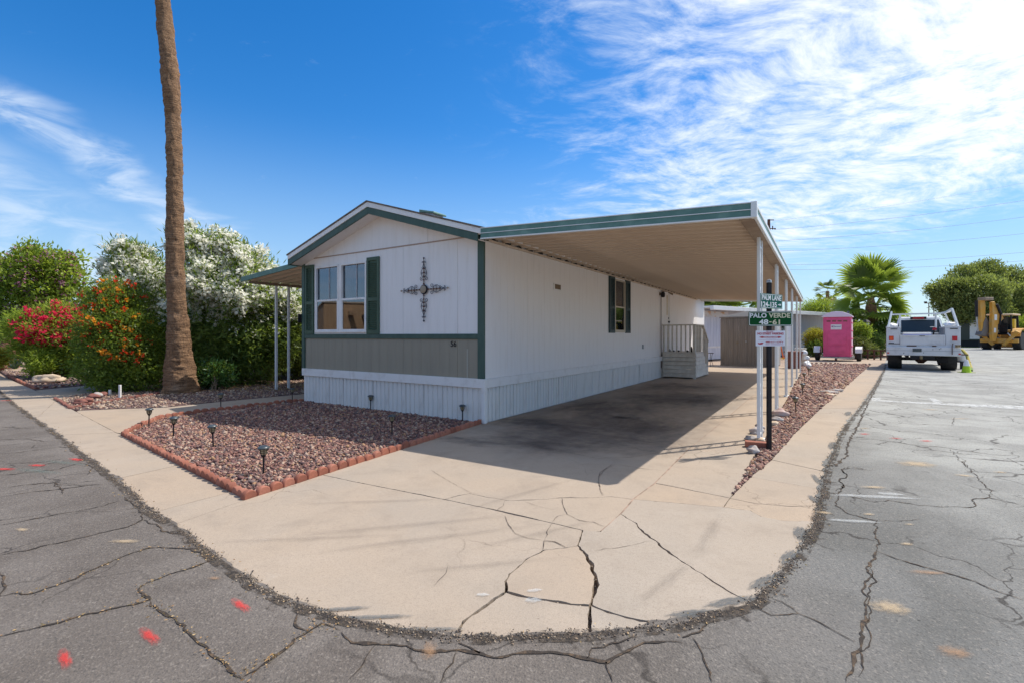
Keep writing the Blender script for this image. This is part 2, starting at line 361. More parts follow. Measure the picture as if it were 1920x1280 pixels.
# ================================================================== GROUND
def concrete(name='concrete', grey=0.0):
    m, nt, bs = newmat(name); tc = nt.new('ShaderNodeTexCoord'); v = tc.outputs['Object']
    big = nt.noise(v, .55, 4, .55, .4); md = nt.noise(v, 1.9, 8, .72, .3); fn = nt.noise(v, 160, 3, .7)
    g_ = lambda a, b: tuple(x*(1-grey) + y*grey for x, y in zip(a, b))
    c = nt.mix(nt.ss(big, .38, .66), g_((.425, .325, .235), (.375, .325, .27)), g_((.385, .31, .24), (.345, .31, .265)))
    c = nt.mix(nt.m('MULTIPLY', nt.ss(md, .46, .72), .55), c, (.28, .225, .175))
    c = nt.mix(nt.m('MULTIPLY', nt.ss(nt.noise(v, 1.3, 6, .7), .48, .66), .6), c, g_((.44, .34, .25), (.42, .37, .315)))
    c = nt.mix(nt.m('MULTIPLY', nt.ss(nt.noise(v, 3.3, 5, .7), .60, .75), .4), c, (.47, .40, .33))
    c = nt.mix(nt.m('MULTIPLY', nt.ss(fn, .45, .75), .6), c, (.20, .155, .12))
    c = nt.mix(nt.m('MULTIPLY', nt.ss(nt.noise(v, 45, 4, .8), .50, .70), .4), c, (.25, .20, .16))
    cw = nt.new('ShaderNodeVectorMath', operation='MULTIPLY_ADD'); wn_ = nt.new('ShaderNodeTexNoise'); nt.l.new(v, wn_.inputs['Vector']); wn_.inputs['Scale'].default_value = 3.0; wn_.inputs['Detail'].default_value = 6; nt.l.new(wn_.outputs[1], cw.inputs[0]); cw.inputs[1].default_value = (.5, .5, 0); nt.l.new(v, cw.inputs[2])
    hc = nt.m('MULTIPLY', nt.m('SUBTRACT', 1.0, nt.ss(nt.vor(cw.outputs[0], .9, 'DISTANCE_TO_EDGE'), .0, .006)), nt.ss(nt.noise(v, .6, 3), .50, .62)); c = nt.mix(nt.m('MULTIPLY', hc, .55), c, (.10, .075, .055))
    sp_ = nt.vor(v, 7.0); c = nt.mix(nt.m('MULTIPLY', nt.m('LESS_THAN', sp_, .035), .6), c, (.16, .12, .10))
    nt.l.new(c, bs.inputs['Base Color']); bs.inputs['Roughness'].default_value = .88; bs.inputs['Specular IOR Level'].default_value = .3
    b = nt.new('ShaderNodeBump'); b.inputs['Strength'].default_value = .35; b.inputs['Distance'].default_value = .004
    nt.l.new(nt.m('ADD', fn, nt.m('MULTIPLY', nt.noise(v, 14, 4), 1.5)), b.inputs['Height']); nt.l.new(b.outputs[0], bs.inputs['Normal']); return m
def asphalt():
    m, nt, bs = newmat('asphalt'); tc = nt.new('ShaderNodeTexCoord'); v = tc.outputs['Object']
    s = nt.new('ShaderNodeSeparateXYZ'); nt.l.new(v, s.inputs[0]); x, y = s.outputs[0], s.outputs[1]
    # worn, greyer coat along the right-hand street; the left street has fresher, browner binder
    t = nt.m('ADD', nt.m('SUBTRACT', x, nt.m('MULTIPLY', y, .34)), nt.m('MULTIPLY', nt.m('SUBTRACT', nt.noise(v, .8, 4), .5), 1.3))
    w1 = nt.ss(t, -.6, 1.2); w2 = nt.ss(t, 1.0, 3.6)
    big = nt.noise(v, 1.1, 5, .6, .5); fn = nt.noise(v, 210, 3, .75); ag = nt.vor(v, 120)
    br = nt.mix(nt.ss(big, .35, .65), (.125, .104, .088), (.175, .150, .130))
    gr = nt.mix(nt.ss(big, .35, .65), (.128, .124, .114), (.178, .173, .162))
    lg = nt.mix(nt.ss(big, .35, .65), (.265, .260, .24), (.37, .365, .335))
    c = nt.mix(w2, nt.mix(w1, br, gr), lg)
    c = nt.mix(nt.m('MULTIPLY', nt.ss(nt.noise(v, 60, 4, .8), .52, .66), .6), c, nt.mix(.5, c, (.46, .40, .34)))
    c = nt.mix(nt.m('MULTIPLY', nt.ss(nt.noise(v, 75, 4, .8), .50, .68), .6), c, (.045, .042, .04))
    st = nt.noise(nt.mapping(v, (1, 5, 1), (0, 0, .4)), 1.9, 6, .7, 1.0)
    c = nt.mix(nt.m('MULTIPLY', nt.ss(st, .58, .8), .35), c, (.17, .13, .10))
    c = nt.mix(nt.m('MULTIPLY', nt.m('LESS_THAN', nt.vor(v, 4.5), .03), .8), c, (.02, .018, .018))
    cw = nt.new('ShaderNodeVectorMath', operation='MULTIPLY_ADD'); wn_ = nt.new('ShaderNodeTexNoise'); nt.l.new(v, wn_.inputs['Vector']); wn_.inputs['Scale'].default_value = 2.5; wn_.inputs['Detail'].default_value = 7; nt.l.new(wn_.outputs[1], cw.inputs[0]); cw.inputs[1].default_value = (.6, .6, 0); nt.l.new(v, cw.inputs[2])
    hc = nt.m('MULTIPLY', nt.m('SUBTRACT', 1.0, nt.ss(nt.vor(cw.outputs[0], 1.5, 'DISTANCE_TO_EDGE'), .002, .016)), nt.ss(nt.noise(v, .7, 3), .43, .54)); c = nt.mix(nt.m('MULTIPLY', hc, .8), c, (.03, .024, .02))
    c = nt.mix(nt.m('MULTIPLY', nt.ss(nt.noise(v, .45, 6, .7), .55, .7), .30), c, (.14, .115, .092))
    nt.l.new(c, bs.inputs['Base Color']); bs.inputs['Roughness'].default_value = .86; bs.inputs['Specular IOR Level'].default_value = .35
    b = nt.new('ShaderNodeBump'); b.inputs['Strength'].default_value = .75; b.inputs['Distance'].default_value = .006
    nt.l.new(nt.m('ADD', nt.m('MULTIPLY', fn, .7), nt.m('MULTIPLY', nt.vor(v, 95), .8)), b.inputs['Height']); nt.l.new(b.outputs[0], bs.inputs['Normal']); return m
def gravelmat(name, pal):
    m, nt, bs = newmat(name); at = nt.new('ShaderNodeAttribute', attribute_name='tint')
    r = nt.new('ShaderNodeValToRGB'); r.color_ramp.interpolation = 'CONSTANT'; e = r.color_ramp.elements
    while len(e) < len(pal): e.new(.5)
    for i, c in enumerate(pal): e[i].position = i/len(pal); e[i].color = (*c, 1)
    nt.l.new(at.outputs['Fac'], r.inputs[0]); tc = nt.new('ShaderNodeTexCoord')
    nt.l.new(nt.mix(nt.m('MULTIPLY', nt.noise(tc.outputs['Object'], 90, 3), .22), r.outputs[0], (.16, .10, .09)), bs.inputs['Base Color'])
    bs.inputs['Roughness'].default_value = .8; return m
def dirtmat(name, a, b, vs=45):
    m, nt, bs = newmat(name); tc = nt.new('ShaderNodeTexCoord'); v = tc.outputs['Object']
    vv = nt.vor(v, vs, out=1); s = nt.new('ShaderNodeSeparateColor'); nt.l.new(vv, s.inputs[0])
    c = nt.mix(s.outputs[0], a, b); c = nt.mix(nt.m('MULTIPLY', nt.noise(v, .7, 5), .5), c, tuple(.8*q for q in a)); nt.l.new(c, bs.inputs['Base Color']); bs.inputs['Roughness'].default_value = .95
    bp = nt.new('ShaderNodeBump'); bp.inputs['Strength'].default_value = 1; bp.inputs['Distance'].default_value = .02
    nt.l.new(nt.m('SUBTRACT', 1.0, nt.vor(v, vs)), bp.inputs['Height']); nt.l.new(bp.outputs[0], bs.inputs['Normal']); return m
M['concrete'] = concrete(); M['concrete2'] = concrete('grey_concrete', .62); M['concrete_b'] = concrete('slightly_grey_concrete', .3); M['asphalt'] = asphalt()
PAL = [(0.175, 0.078, 0.062), (0.258, 0.121, 0.091), (0.412, 0.233, 0.166), (0.134, 0.073, 0.066), (0.474, 0.33, 0.241), (0.247, 0.116, 0.095), (0.371, 0.184, 0.124), (0.175, 0.082, 0.071), (0.175, 0.126, 0.112), (0.371, 0.213, 0.108), (0.278, 0.141, 0.1), (0.103, 0.063, 0.054), (0.216, 0.097, 0.071), (0.433, 0.32, 0.232)]
M['gravel'] = gravelmat('maroon_gravel', PAL)
M['graveltan'] = gravelmat('tan_gravel', [(.34, .22, .15), (.22, .14, .11), (.44, .31, .21), (.15, .10, .085), (.28, .165, .12), (.47, .37, .28), (.20, .12, .10)])
M['crumb'] = gravelmat('asphalt_crumb', [(.07, .06, .055), (.14, .10, .07), (.05, .045, .04), (.28, .2, .13), (.09, .075, .06), (.42, .33, .23), (.2, .15, .1)])
M['gravelbase'] = dirtmat('gravel_bed_soil', (.12, .07, .065), (.22, .13, .115), 38)
M['soil'] = dirtmat('dry_soil', (.34, .24, .17), (.44, .33, .25), 24)
M['crack'] = mat('crack_dirt', (.035, .026, .02), .95, col2=(.13, .085, .05), scale=30, lo=.45, hi=.7, bump=.6, bscale=120)
M['crackc'] = mat('concrete_crack_dirt', (.05, .035, .026), .95, col2=(.17, .12, .08), scale=18, lo=.5, hi=.75)

def jag(a, b, key, amp, step=.026):
    d = b - a; L = d.length; n = max(1, int(L/step)); nrm = Vector((-d.y, d.x, 0)).normalized() if L > 0 else Vector(); out = []
    for i in range(1, n):
        t = i/n; q = a.lerp(b, t); w = min(1, min(t, 1-t)*n/3)
        k = mnoise.noise(Vector((q.x*5, q.y*5, 3)))*.9 + mnoise.noise(Vector((q.x*17, q.y*17, 9)))*.6 + mnoise.noise(Vector((q.x*47, q.y*47, 2)))*.35
        out.append(q + nrm*(k*amp*w))
    return out
OLpx = [(0,732),(25,755),(67,785),(110,815),(150,847),(195,880),(217,897),(250,925),(287,960),(327,982),(373,1020),(417,1050),(483,1097),(550,1127),(633,1155),(707,1170),(773,1185),(853,1190),(940,1195),(1007,1190),(1107,1188),(1190,1180),(1257,1172),(1347,1150),(1413,1130),(1440,1100),(1457,1080),(1493,1040),(1513,1007),(1527,977),(1533,947),(1540,916),(1547,883),(1571,822),(1583,800),(1611,765),(1635,732),(1656,695),(1660,683)]
NODE = {}; NID = {}
def nd(p):
    if isinstance(p, tuple) and len(p) == 2:
        k = p
        if k not in NODE: NODE[k] = G(*p)
        return NODE[k]
    return p
EDG = {}
def polyline(keys, gaps):
    """keys: list of pixel nodes; returns list of (point) with jag, per-point half gap"""
    pts = []
    n = len(keys)
    for i in range(n):
        a, b = keys[i], keys[(i+1) % n]; A_, B_ = nd(a), nd(b)
        ka, kb = (tuple(round(c, 3) for c in A_), tuple(round(c, 3) for c in B_)); fw = ka <= kb
        amp, gap = gaps.get((a, b), gaps.get((b, a), (.006, .004))) if not isinstance(a, Vector) and not isinstance(b, Vector) else (.0, .004)
        mid = jag(A_, B_, 0, amp) if fw else list(reversed(jag(B_, A_, 0, amp)))
        pts.append((A_, gap)); pts += [(q, gap*(.5 + 1.5*max(0, mnoise.noise(Vector((q.x*5, q.y*5, 7)))) + .7*max(0, mnoise.noise(Vector((q.x*31, q.y*31, 7)))))) for q in mid]
    return pts
GAPS = {}
def crackline(keys, amp=.03, gap=.010):
    for a, b in zip(keys, keys[1:]): GAPS[(a, b)] = (amp, gap)
    return keys
driveway = structure(thing('driveway', None, None)); driveway['label'] = 'cracked tan concrete driveway and corner apron of separate slabs'
sidewalk = structure(thing('sidewalk', None, None)); sidewalk['label'] = 'narrow tan concrete sidewalk strip along the streets'
def slab(keys, parent=None, z=0.0, name='concrete_slab', m=None, th=.09, tilt=True):
    pp = polyline(keys, GAPS); P_ = [p for p, g in pp]; g_ = [g for p, g in pp]; n = len(P_)
    ar = sum(P_[i].x*P_[(i+1) % n].y - P_[(i+1) % n].x*P_[i].y for i in range(n)); sg = 1 if ar > 0 else -1
    Q = []
    for i in range(n):
        a, b, c = P_[i-1], P_[i], P_[(i+1) % n]; d1 = (b-a).normalized(); d2 = (c-b).normalized()
        nn = Vector((-(d1.y+d2.y), d1.x+d2.x, 0))
        nn = nn.normalized() if nn.length > 1e-4 else Vector((-d1.y, d1.x, 0)); Q.append(b + nn*sg*g_[i])
    zz = z + (random.uniform(-.0015, .002) if tilt else 0)
    if sg < 0: Q.reverse()
    if m is None and name == 'concrete_slab' and n > 4: m = M['concrete_b'] if random.random() < .45 else None
    me = MB().prism(Q, zz-th, zz).mesh(name, m or M['concrete'])
    bm = bmesh.new(); bm.from_mesh(me); bmesh.ops.triangulate(bm, faces=[f for f in bm.faces if len(f.verts) > 4]); bm.to_mesh(me); bm.free()
    return link(name, me, parent)
N1, N2, N3, N4, N5, N7 = (948,1108), (1020,1030), (1083,1022), (1093,993), (1107,1134), (1125,996)
C1 = crackline([(853,1190),(870,1163),(893,1147),(917,1130),N1], .02, .009)
C2 = crackline([N1,(955,1075),(973,1060),(987,1047),(1013,1035),N2], .02, .006)
C3 = crackline([N2,(1060,1026),N3], .015, .005)
C4 = crackline([N3,(1088,1007),N4], .015, .006)
C5 = crackline([N1,(973,1115),(1000,1121),(1047,1127),N5], .02, .012)
C6 = crackline([N3,(1100,1040),(1111,1060),(1117,1085),(1115,1110),N5], .035, .011)
C7 = crackline([N5,(1105,1150),(1107,1188)], .02, .009)
C8 = crackline([N5,(1140,1147),(1200,1163),(1257,1172)], .02, .009)
C9 = crackline([(1163,963),(1193,980),(1207,998),(1240,1025),(1280,1053),(1337,1090),(1373,1112),(1413,1130)], .02, .007)
C10 = crackline([(833,935),(880,924),(905,929),(950,937),(1000,936),(1053,932),(1100,932),(1147,930),(1187,935)], .02, .005)
C11 = crackline([(1187,935),(1230,939),(1280,943),(1357,950),(1407,956),(1427,967),(1467,975),(1527,977)], .02, .004)
J2 = crackline([(605,889),(680,905),(757,920),(833,935),(920,953),(1007,973),N4], .006, .007)
J1a = crackline([N4, N7], .004, .004); J1 = crackline([N7,(1163,963),(1187,935),(1228,905),(1290,842)], .003, .007)
J3 = crackline([(1228,905),(1280,915),(1369,933),(1413,942),(1480,948),(1533,947)], .008, .004)
for a, b in zip(OLpx, OLpx[1:]): GAPS[(a, b)] = (.02, 0.0)
def OL(a, b):
    i, j = OLpx.index(a), OLpx.index(b)
    return OLpx[i:j+1] if i <= j else OLpx[j:i+1][::-1]
ext = Vector((-.77, .64, 0))
EO = G(0, 732) + ext*22; EI = G(0, 703) + ext*18
slab([EO] + OL((0,732),(67,785)) + [(104,751),(66,731),(0,703),EI], sidewalk)
slab(OL((67,785),(110,815)) + [(217,810),(143,771),(104,751)], sidewalk)
slab(OL((110,815),(217,897)) + [(340,870),(231,815),(217,810)], sidewalk)
slab(OL((217,897),(287,960)) + [(436,920),(340,870)], sidewalk)
slab(OL((287,960),(327,982)) + [(463,935),(436,920)], sidewalk)
slab(OL((327,982),(853,1190)) + C1[1:] + C2[1:] + C3[1:] + C4[1:] + J2[::-1][1:] + [(463,935)], driveway)
slab(C5 + C6[::-1][1:] + C3[::-1][1:] + C2[::-1][1:-1], driveway)
slab(OL((853,1190),(1107,1188)) + C7[::-1][1:] + C5[::-1][1:] + C1[::-1][1:-1], driveway)
slab(C8 + OL((1257,1172),(1107,1188))[1:] + C7[::-1][1:-1], driveway, m=M['concrete2'])
slab([N4, N7, (1163,963)] + C9[1:] + OL((1413,1130),(1257,1172))[1:] + C8[::-1][1:] + C6[::-1][1:] + C4[1:-1], driveway, m=M['concrete2'])
slab([(1163,963)] + C11 + OL((1527,977),(1413,1130))[1:] + C9[::-1][1:-1], driveway, m=M['concrete2'])
slab([(1187,935),(1228,905),(1280,915),(1369,933),(1357,950),(1280,943),(1230,939)], driveway)
slab([(1357,950),(1369,933),(1413,942),(1480,948),(1533,947),(1527,977),(1467,975),(1427,967),(1407,956)], driveway)
slab([(833,935)] + J2[4:] + [N7,(1163,963)] + C10[::-1][:-1], driveway)
HW = .008
slab([(605,889)] + J2[1:4] + C10[1:] + [(1228,905),(1290,842), H(-.03, -.05)], driveway)
GLp = [(1369,933),(1395,898),(1408,866),(1413,856)]
slab([(1228,905),(1290,842),(1413,856),(1408,866),(1395,898),(1369,933),(1280,915)], driveway)
JY = [-.07, 2.45, 5.95, 9.4, 12.8, 17.2]
for i in range(5):
    y0, y1 = JY[i], JY[i+1]
    a = (1290,842) if i == 0 else H(2.955, y0); b_ = (1413,856) if i == 0 else H(3.62, y0)
    slab([H(.0, y0 + .012) if i == 0 else H(0, y0), a, H(2.955, y1), H(0, y1)], driveway)
    slab([a, b_, H(3.62, y1), H(2.955, y1)], driveway)
# light mortar filling the long joint
mo = MB(); pts = [G(1128, 994), G(1163, 963), G(1187, 935), G(1228, 905), G(1290, 842), H(2.955, 2.45), H(2.955, 9), H(2.955, 16)]
for a, b in zip(pts, pts[1:]): mo.bar(a + Vector((0, 0, -.008)), b + Vector((0, 0, -.008)), .016, .014)
mo.build('joint_mortar', mat('pale_joint_mortar', (.40, .27, .20), .9, col2=(.2, .13, .09), scale=9, lo=.4, hi=.6), driveway)
GRp = [(1369,933),(1407,893),(1447,861),(1492,810),(1539,765),(1575,733),(1622,692)]
slab([(1369,933),(1407,893),(1540,916),(1533,947),(1480,948),(1413,942)], sidewalk)
slab([(1407,893),(1447,861),(1547,883),(1540,916)], sidewalk)
slab([(1447,861),(1492,810),(1571,822),(1547,883)], sidewalk)
slab([(1492,810),(1539,765),(1611,765),(1583,800),(1571,822)], sidewalk)
slab([(1539,765),(1575,733),(1635,732),(1611,765)], sidewalk)
slab([(1575,733),(1622,692),(1656,695),(1635,732)], sidewalk)
slab([(1622,692),(1634,682),(1660,683),(1656,695)], sidewalk)
# next lot's drive, where the pink toilet stands, and the one on the left
nd_r = slab([(1634,682),(1500,682),(1488,664),(1640,663),(1664,668),(1660,683)], None, name='neighbour_driveway'); structure(nd_r); nd_r['label'] = 'concrete pad beyond the gravel strip'
pw = slab([(143,771),(217,810),(235,813),(262,798),(300,784),(345,775),(568,751),(640,741),(640,728),(566,738),(407,753),(312,763),(220,766),(147,769)], None, name='path'); structure(pw); pw['label'] = 'tan concrete path between the two gravel beds'
nl = slab([(66,731),(104,751),(170,742),(330,728),(330,716),(185,720)], None, name='neighbour_path'); structure(nl); nl['label'] = 'concrete path leading to the neighbouring home'
# base ground and road
gr = MB().add([(-600, -300, -.06), (900, -300, -.06), (900, 1200, -.06), (-600, 1200, -.06)], [(0, 1, 2, 3)]).build('ground', M['soil']); structure(gr); gr['label'] = 'dry tan ground stretching to the horizon'
edge = []
for a, b in zip(OLpx, OLpx[1:]): edge += [G(*a)] + jag(G(*a), G(*b), 0, .02, .03)
edge.append(G(*OLpx[-1]))
E2 = []
for i, p in enumerate(edge):
    a = edge[max(i-1, 0)]; b = edge[min(i+1, len(edge)-1)]; d = (b-a).normalized(); nn = Vector((-d.y, d.x, 0))
    k = .012 + .05*max(0, mnoise.noise(Vector((p.x*2.1, p.y*2.1, 1)))) + .028*mnoise.noise(Vector((p.x*13, p.y*13, 4)))
    E2.append(p + nn*k + Vector((0, 0, .004)))
far = [EO + Vector((0, 0, .004))] + E2 + [Vector((G(1664, 668).x, G(1664, 668).y, .004)), Vector((33, 40, .004)), Vector((46, 52, .004)), Vector((120, 60, .004)), Vector((120, -25, .004)), Vector((-60, -25, .004)), Vector((-60, 20, .004))]
me = bpy.data.meshes.new('road'); me.from_pydata([tuple(p) for p in far], [], [tuple(range(len(far)-1, -1, -1))]); me.materials.append(M['asphalt'])
bm = bmesh.new(); bm.from_mesh(me); bmesh.ops.triangulate(bm, faces=bm.faces[:]); bmesh.ops.recalc_face_normals(bm, faces=bm.faces[:])
for f in bm.faces:
    if f.normal.z < 0: f.normal_flip()
bm.to_mesh(me); bm.free()
road = structure(link('road', me)); road['label'] = 'cracked asphalt street wrapping round the corner apron'

def ribbon(pxs, w, name='crack', parent=None, m=None, z=.0075, amp=.034, step=.022, px=True):
    P_ = [G(*p, 0) if px else p for p in pxs]; L = []
    for a, b in zip(P_, P_[1:]): L += [a] + jag(a, b, 0, amp, step)
    L.append(P_[-1]); V = []; n = len(L)
    for i, p in enumerate(L):
        d = (L[min(i+1, n-1)] - L[max(i-1, 0)]).normalized(); nn = Vector((-d.y, d.x, 0)); t = min(1, i/4, (n-1-i)/4) if n > 8 else 1
        wi = w*.8*(.2 + 1.5*abs(mnoise.noise(Vector((p.x*9, p.y*9, 5)))) + .5*random.random())*(.2+.8*t)
        V += [(p.x+nn.x*wi/2, p.y+nn.y*wi/2, z), (p.x-nn.x*wi/2, p.y-nn.y*wi/2, z)]
    me = bpy.data.meshes.new(name); me.from_pydata(V, [], [(2*i, 2*i+1, 2*i+3, 2*i+2) for i in range(n-1)]); me.materials.append(m or M['crack'])
    return link(name, me, parent)
def tr(lst, ox, oy, s): return [(ox + x/s, oy + y/s) for x, y in lst]
L3 = [[(0,375),(60,365),(250,330),(470,290),(690,235)], [(0,545),(150,520),(400,460),(560,420),(720,385),(800,345),(805,310),(750,260),(700,215)],
 [(0,775),(190,760),(420,680),(620,585),(830,505),(900,500),(1080,510),(1150,550),(1200,570)], [(0,1005),(150,970),(340,925),(480,880),(620,850),(770,820),(840,795),(780,735),(830,700),(960,650),(1100,610),(1180,575)],
 [(840,795),(920,870),(1000,930),(1090,1010),(1180,1100),(1270,1160),(1370,1250)], [(1370,1230),(1500,1150),(1600,1080),(1740,975),(1810,930),(1920,970)], [(1740,975),(1660,940),(1670,850)],
 [(0,640),(15,700),(0,780)], [(280,130),(340,160),(350,200)], [(0,215),(200,185),(350,170),(560,145)], [(810,345),(900,385),(960,420),(1010,425)]]
for l in L3: ribbon(tr(l, 0, 860, 3), .016, parent=road)
for l in [[(0,845),(200,825),(440,790)], [(0,920),(280,910),(480,880)], [(0,1005),(200,985),(440,960),(600,910)], [(0,1100),(200,1075),(400,1065),(600,1080),(760,1075)], [(440,790),(520,800),(560,745)], [(0,640),(150,650),(300,640)], [(0,740),(180,730),(330,750),(450,740)], [(600,910),(690,940),(660,1000),(600,1010)]]:
    ribbon(tr(l, 0, 640, 4), .014, parent=road)
for l, w in [([(0,980),(60,1040),(190,1045),(300,1050),(450,1085),(560,1085),(660,1080),(780,1100),(860,1125),(960,1105),(1100,1095),(1280,1105),(1380,1130),(1490,1150),(1560,1110),(1620,1080),(1700,1040),(1800,1035),(1920,1040)], .022),
  ([(195,1050),(140,1120),(110,1180),(30,1260)], .01), ([(650,1085),(630,1150),(560,1260)], .011), ([(660,1040),(780,1100)], .012), ([(1490,1150),(1500,1200),(1525,1260)], .01), ([(1380,1130),(1410,1070),(1560,1040),(1660,1000)], .012)]:
    ribbon(tr(l, 640, 860, 3), w, parent=road)
for l, w in [([(0,1010),(50,990),(95,980),(135,940),(135,910)], .012), ([(55,1010),(100,1080),(130,1160),(165,1260)], .014), ([(480,780),(560,810),(650,875),(740,910),(830,960),(920,1010),(970,1035)], .011),
  ([(430,850),(500,885),(600,880),(650,875)], .008), ([(920,1260),(960,1180),(960,1100),(1000,1080),(1010,960),(1030,850),(1010,740),(1050,590),(1090,520)], .018), ([(990,1230),(1000,1090),(1050,1060),(1060,1000),(1030,940),(1045,800),(1065,660),(1060,590)], .009),
  ([(1090,520),(1085,430),(1095,350),(930,310),(860,265),(875,195),(905,150),(880,120),(925,100),(890,60),(940,45),(1060,70)], .012), ([(1090,520),(1200,565),(1350,610),(1500,650),(1650,695),(1800,760),(1920,800)], .013),
  ([(860,195),(950,215),(1080,245),(1160,235),(1330,265),(1450,272),(1620,275),(1650,265),(1630,230),(1720,220),(1920,265)], .012), ([(1720,220),(1740,180),(1700,150),(1660,100),(1600,50),(1570,0)], .009), ([(1095,350),(1350,345)], .006)]:
    ribbon(tr(l, 1280, 860, 3), w, parent=road)
for l, w in [([(480,690),(700,700),(980,740),(1260,765),(1400,790),(1620,820),(1870,835)], .014), ([(700,550),(950,575),(1300,585),(1320,520)], .010), ([(380,1100),(440,1080),(400,1030),(460,1000),(420,940),(490,930),(620,945)], .014),
  ([(360,920),(410,870),(470,830),(455,760),(490,680),(540,620),(570,540),(610,450),(650,370),(690,300),(740,210)], .03), ([(490,680),(620,680)], .02), ([(1290,780),(1400,900),(1520,970)], .008), ([(1060,770),(1250,800),(1500,840)], .006)]:
    ribbon(tr(l, 1480, 660, 4.266), w, parent=road)
# finer cracks in the concrete
for l, w in [([(920,320),(940,370),(980,420),(1050,445),(1140,460)], .006), ([(1140,460),(1200,465),(1260,495)], .007), ([(1140,460),(1135,510),(1120,525)], .005), ([(1190,350),(1160,400),(1145,455)], .005), ([(1190,350),(1220,320),(1270,310)], .006),
  ([(1240,215),(1250,270),(1270,310),(1340,345),(1420,355),(1480,380)], .006), ([(1400,520),(1560,500),(1680,475),(1750,460)], .0035), ([(500,60),(600,120),(690,170),(730,190),(780,195)], .0035), ([(920,235),(910,265),(870,290)], .005), ([(1020,235),(1120,270),(1220,290)], .0035), ([(1450,100),(1455,160),(1475,205)], .004), ([(1540,30),(1480,60),(1450,100)], .006), ([(600,580),(590,640),(520,715)], .003), ([(2050,-20),(2160,-40)], .003)]:
    ribbon(tr(l, 640, 860, 3), w, 'hairline_crack', driveway, M['crackc'], z=.003, amp=.014)
for l, w in [([(110,435),(300,450),(500,470),(760,500),(1110,555)], .009), ([(180,520),(480,590),(700,635),(900,630),(1080,600)], .007), ([(880,250),(930,290),(950,310)], .006), ([(800,665),(720,720),(710,780),(735,860)], .007), ([(800,670),(1000,700),(1110,710)], .006), ([(1060,785),(1150,800),(1260,820)], .004)]:
    ribbon(tr(l, 900, 660, 3.2), w, 'hairline_crack', driveway, M['crackc'], z=.003, amp=.012)

# marks on the street, stains and painted carport shade on the concrete: thin coats with frayed edges
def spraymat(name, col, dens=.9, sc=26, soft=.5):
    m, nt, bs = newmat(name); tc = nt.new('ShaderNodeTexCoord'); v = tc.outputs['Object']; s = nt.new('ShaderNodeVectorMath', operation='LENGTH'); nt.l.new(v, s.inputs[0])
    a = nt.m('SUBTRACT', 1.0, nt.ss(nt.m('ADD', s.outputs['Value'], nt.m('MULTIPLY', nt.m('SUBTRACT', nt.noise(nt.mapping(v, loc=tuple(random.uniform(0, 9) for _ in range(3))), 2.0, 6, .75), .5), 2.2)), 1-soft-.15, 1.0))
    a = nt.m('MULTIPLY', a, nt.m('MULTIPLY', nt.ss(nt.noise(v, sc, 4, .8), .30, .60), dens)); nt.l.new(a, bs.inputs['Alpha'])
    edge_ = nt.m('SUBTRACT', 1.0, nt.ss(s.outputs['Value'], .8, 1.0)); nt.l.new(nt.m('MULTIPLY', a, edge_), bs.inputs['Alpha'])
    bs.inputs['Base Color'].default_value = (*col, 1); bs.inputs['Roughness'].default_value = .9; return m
M['spray_red'] = spraymat('red_marking_paint', (.75, .035, .03), .78, 30, .8); M['spray_teal'] = spraymat('teal_marking_paint', (.16, .27, .24), .28, 12, .9)
M['sand'] = spraymat('spilt_sand', (.60, .45, .28), .75, 30, .9); M['ochre'] = spraymat('ochre_dirt', (.45, .26, .14), .65, 18, .9); M['chalk'] = spraymat('chalky_smear', (.62, .63, .62), .55, 10)
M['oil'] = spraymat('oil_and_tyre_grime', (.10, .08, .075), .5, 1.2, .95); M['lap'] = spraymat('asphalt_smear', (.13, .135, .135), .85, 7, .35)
DISC = MB(); DISC.add([(math.cos(t*math.pi/12), math.sin(t*math.pi/12), 0) for t in range(24)], [tuple(range(24))])
_dc = {}
def mark(px, py, rx, ry, mk, name, parent, rot=0.0, z=.0095, on='road'):
    me = _dc.get(mk) or _dc.setdefault(mk, DISC.mesh(name, M[mk])); p = G(px, py); p.z = z
    return link(name, me, parent, p, (0, 0, rot), (rx, ry, 1))
def pxr(px, py, wpx): return wpx/F*G(px, py).y
for px, py, w, h, r in [(452,1137,.115,.030,-.69),(281,1195,.12,.030,-.65),(122,1238,.11,.026,-.75),(143,862,.16,.045,-.5),(70,873,.13,.05,-.3),(10,880,.16,.05,-.2),(10,751,.2,.06,0),(1621,814,.09,.05,0),(1680,822,.10,.04,-.3),(1737,827,.10,.05,0)]:
    mark(px, py, w, h, 'spray_red', 'paint_mark', road, r)
mark(118, 868, .40, .06, 'spray_teal', 'paint_mark', road, -.3); mark(70, 884, .4, .07, 'spray_teal', 'paint_mark', road, -.3)
for px, py, w, h in [(1718,870,.22,.16),(1668,1140,.11,.085),(1638,914,.13,.05),(1745,768,.16,.08),(1545,962,.07,.04),(1808,892,.09,.05),(1621,803,.1,.04),(1629,965,.05,.03),(1700,1021,.05,.03),(235,1016,.12,.035),(42,994,.07,.03),(1800,785,.2,.05),(1705,984,.04,.02),(1876,886,.07,.04)]:
    mark(px, py, w, h, 'sand', 'sand_spill', road, random.uniform(-.5, .2))
for px, py, w, h in [(805,1222,.045,.07),(402,1086,.05,.02),(1790,1225,.09,.05),(1740,1075,.14,.03)]: mark(px, py, w, h, 'ochre', 'dirt_spill', road, random.uniform(-.4, .4))
for px, py, w, h in [(1640,932,.38,.05),(1600,978,.2,.035),(1670,927,.12,.05)]: mark(px, py, w, h, 'chalk', 'chalk_smear', road, -.15)
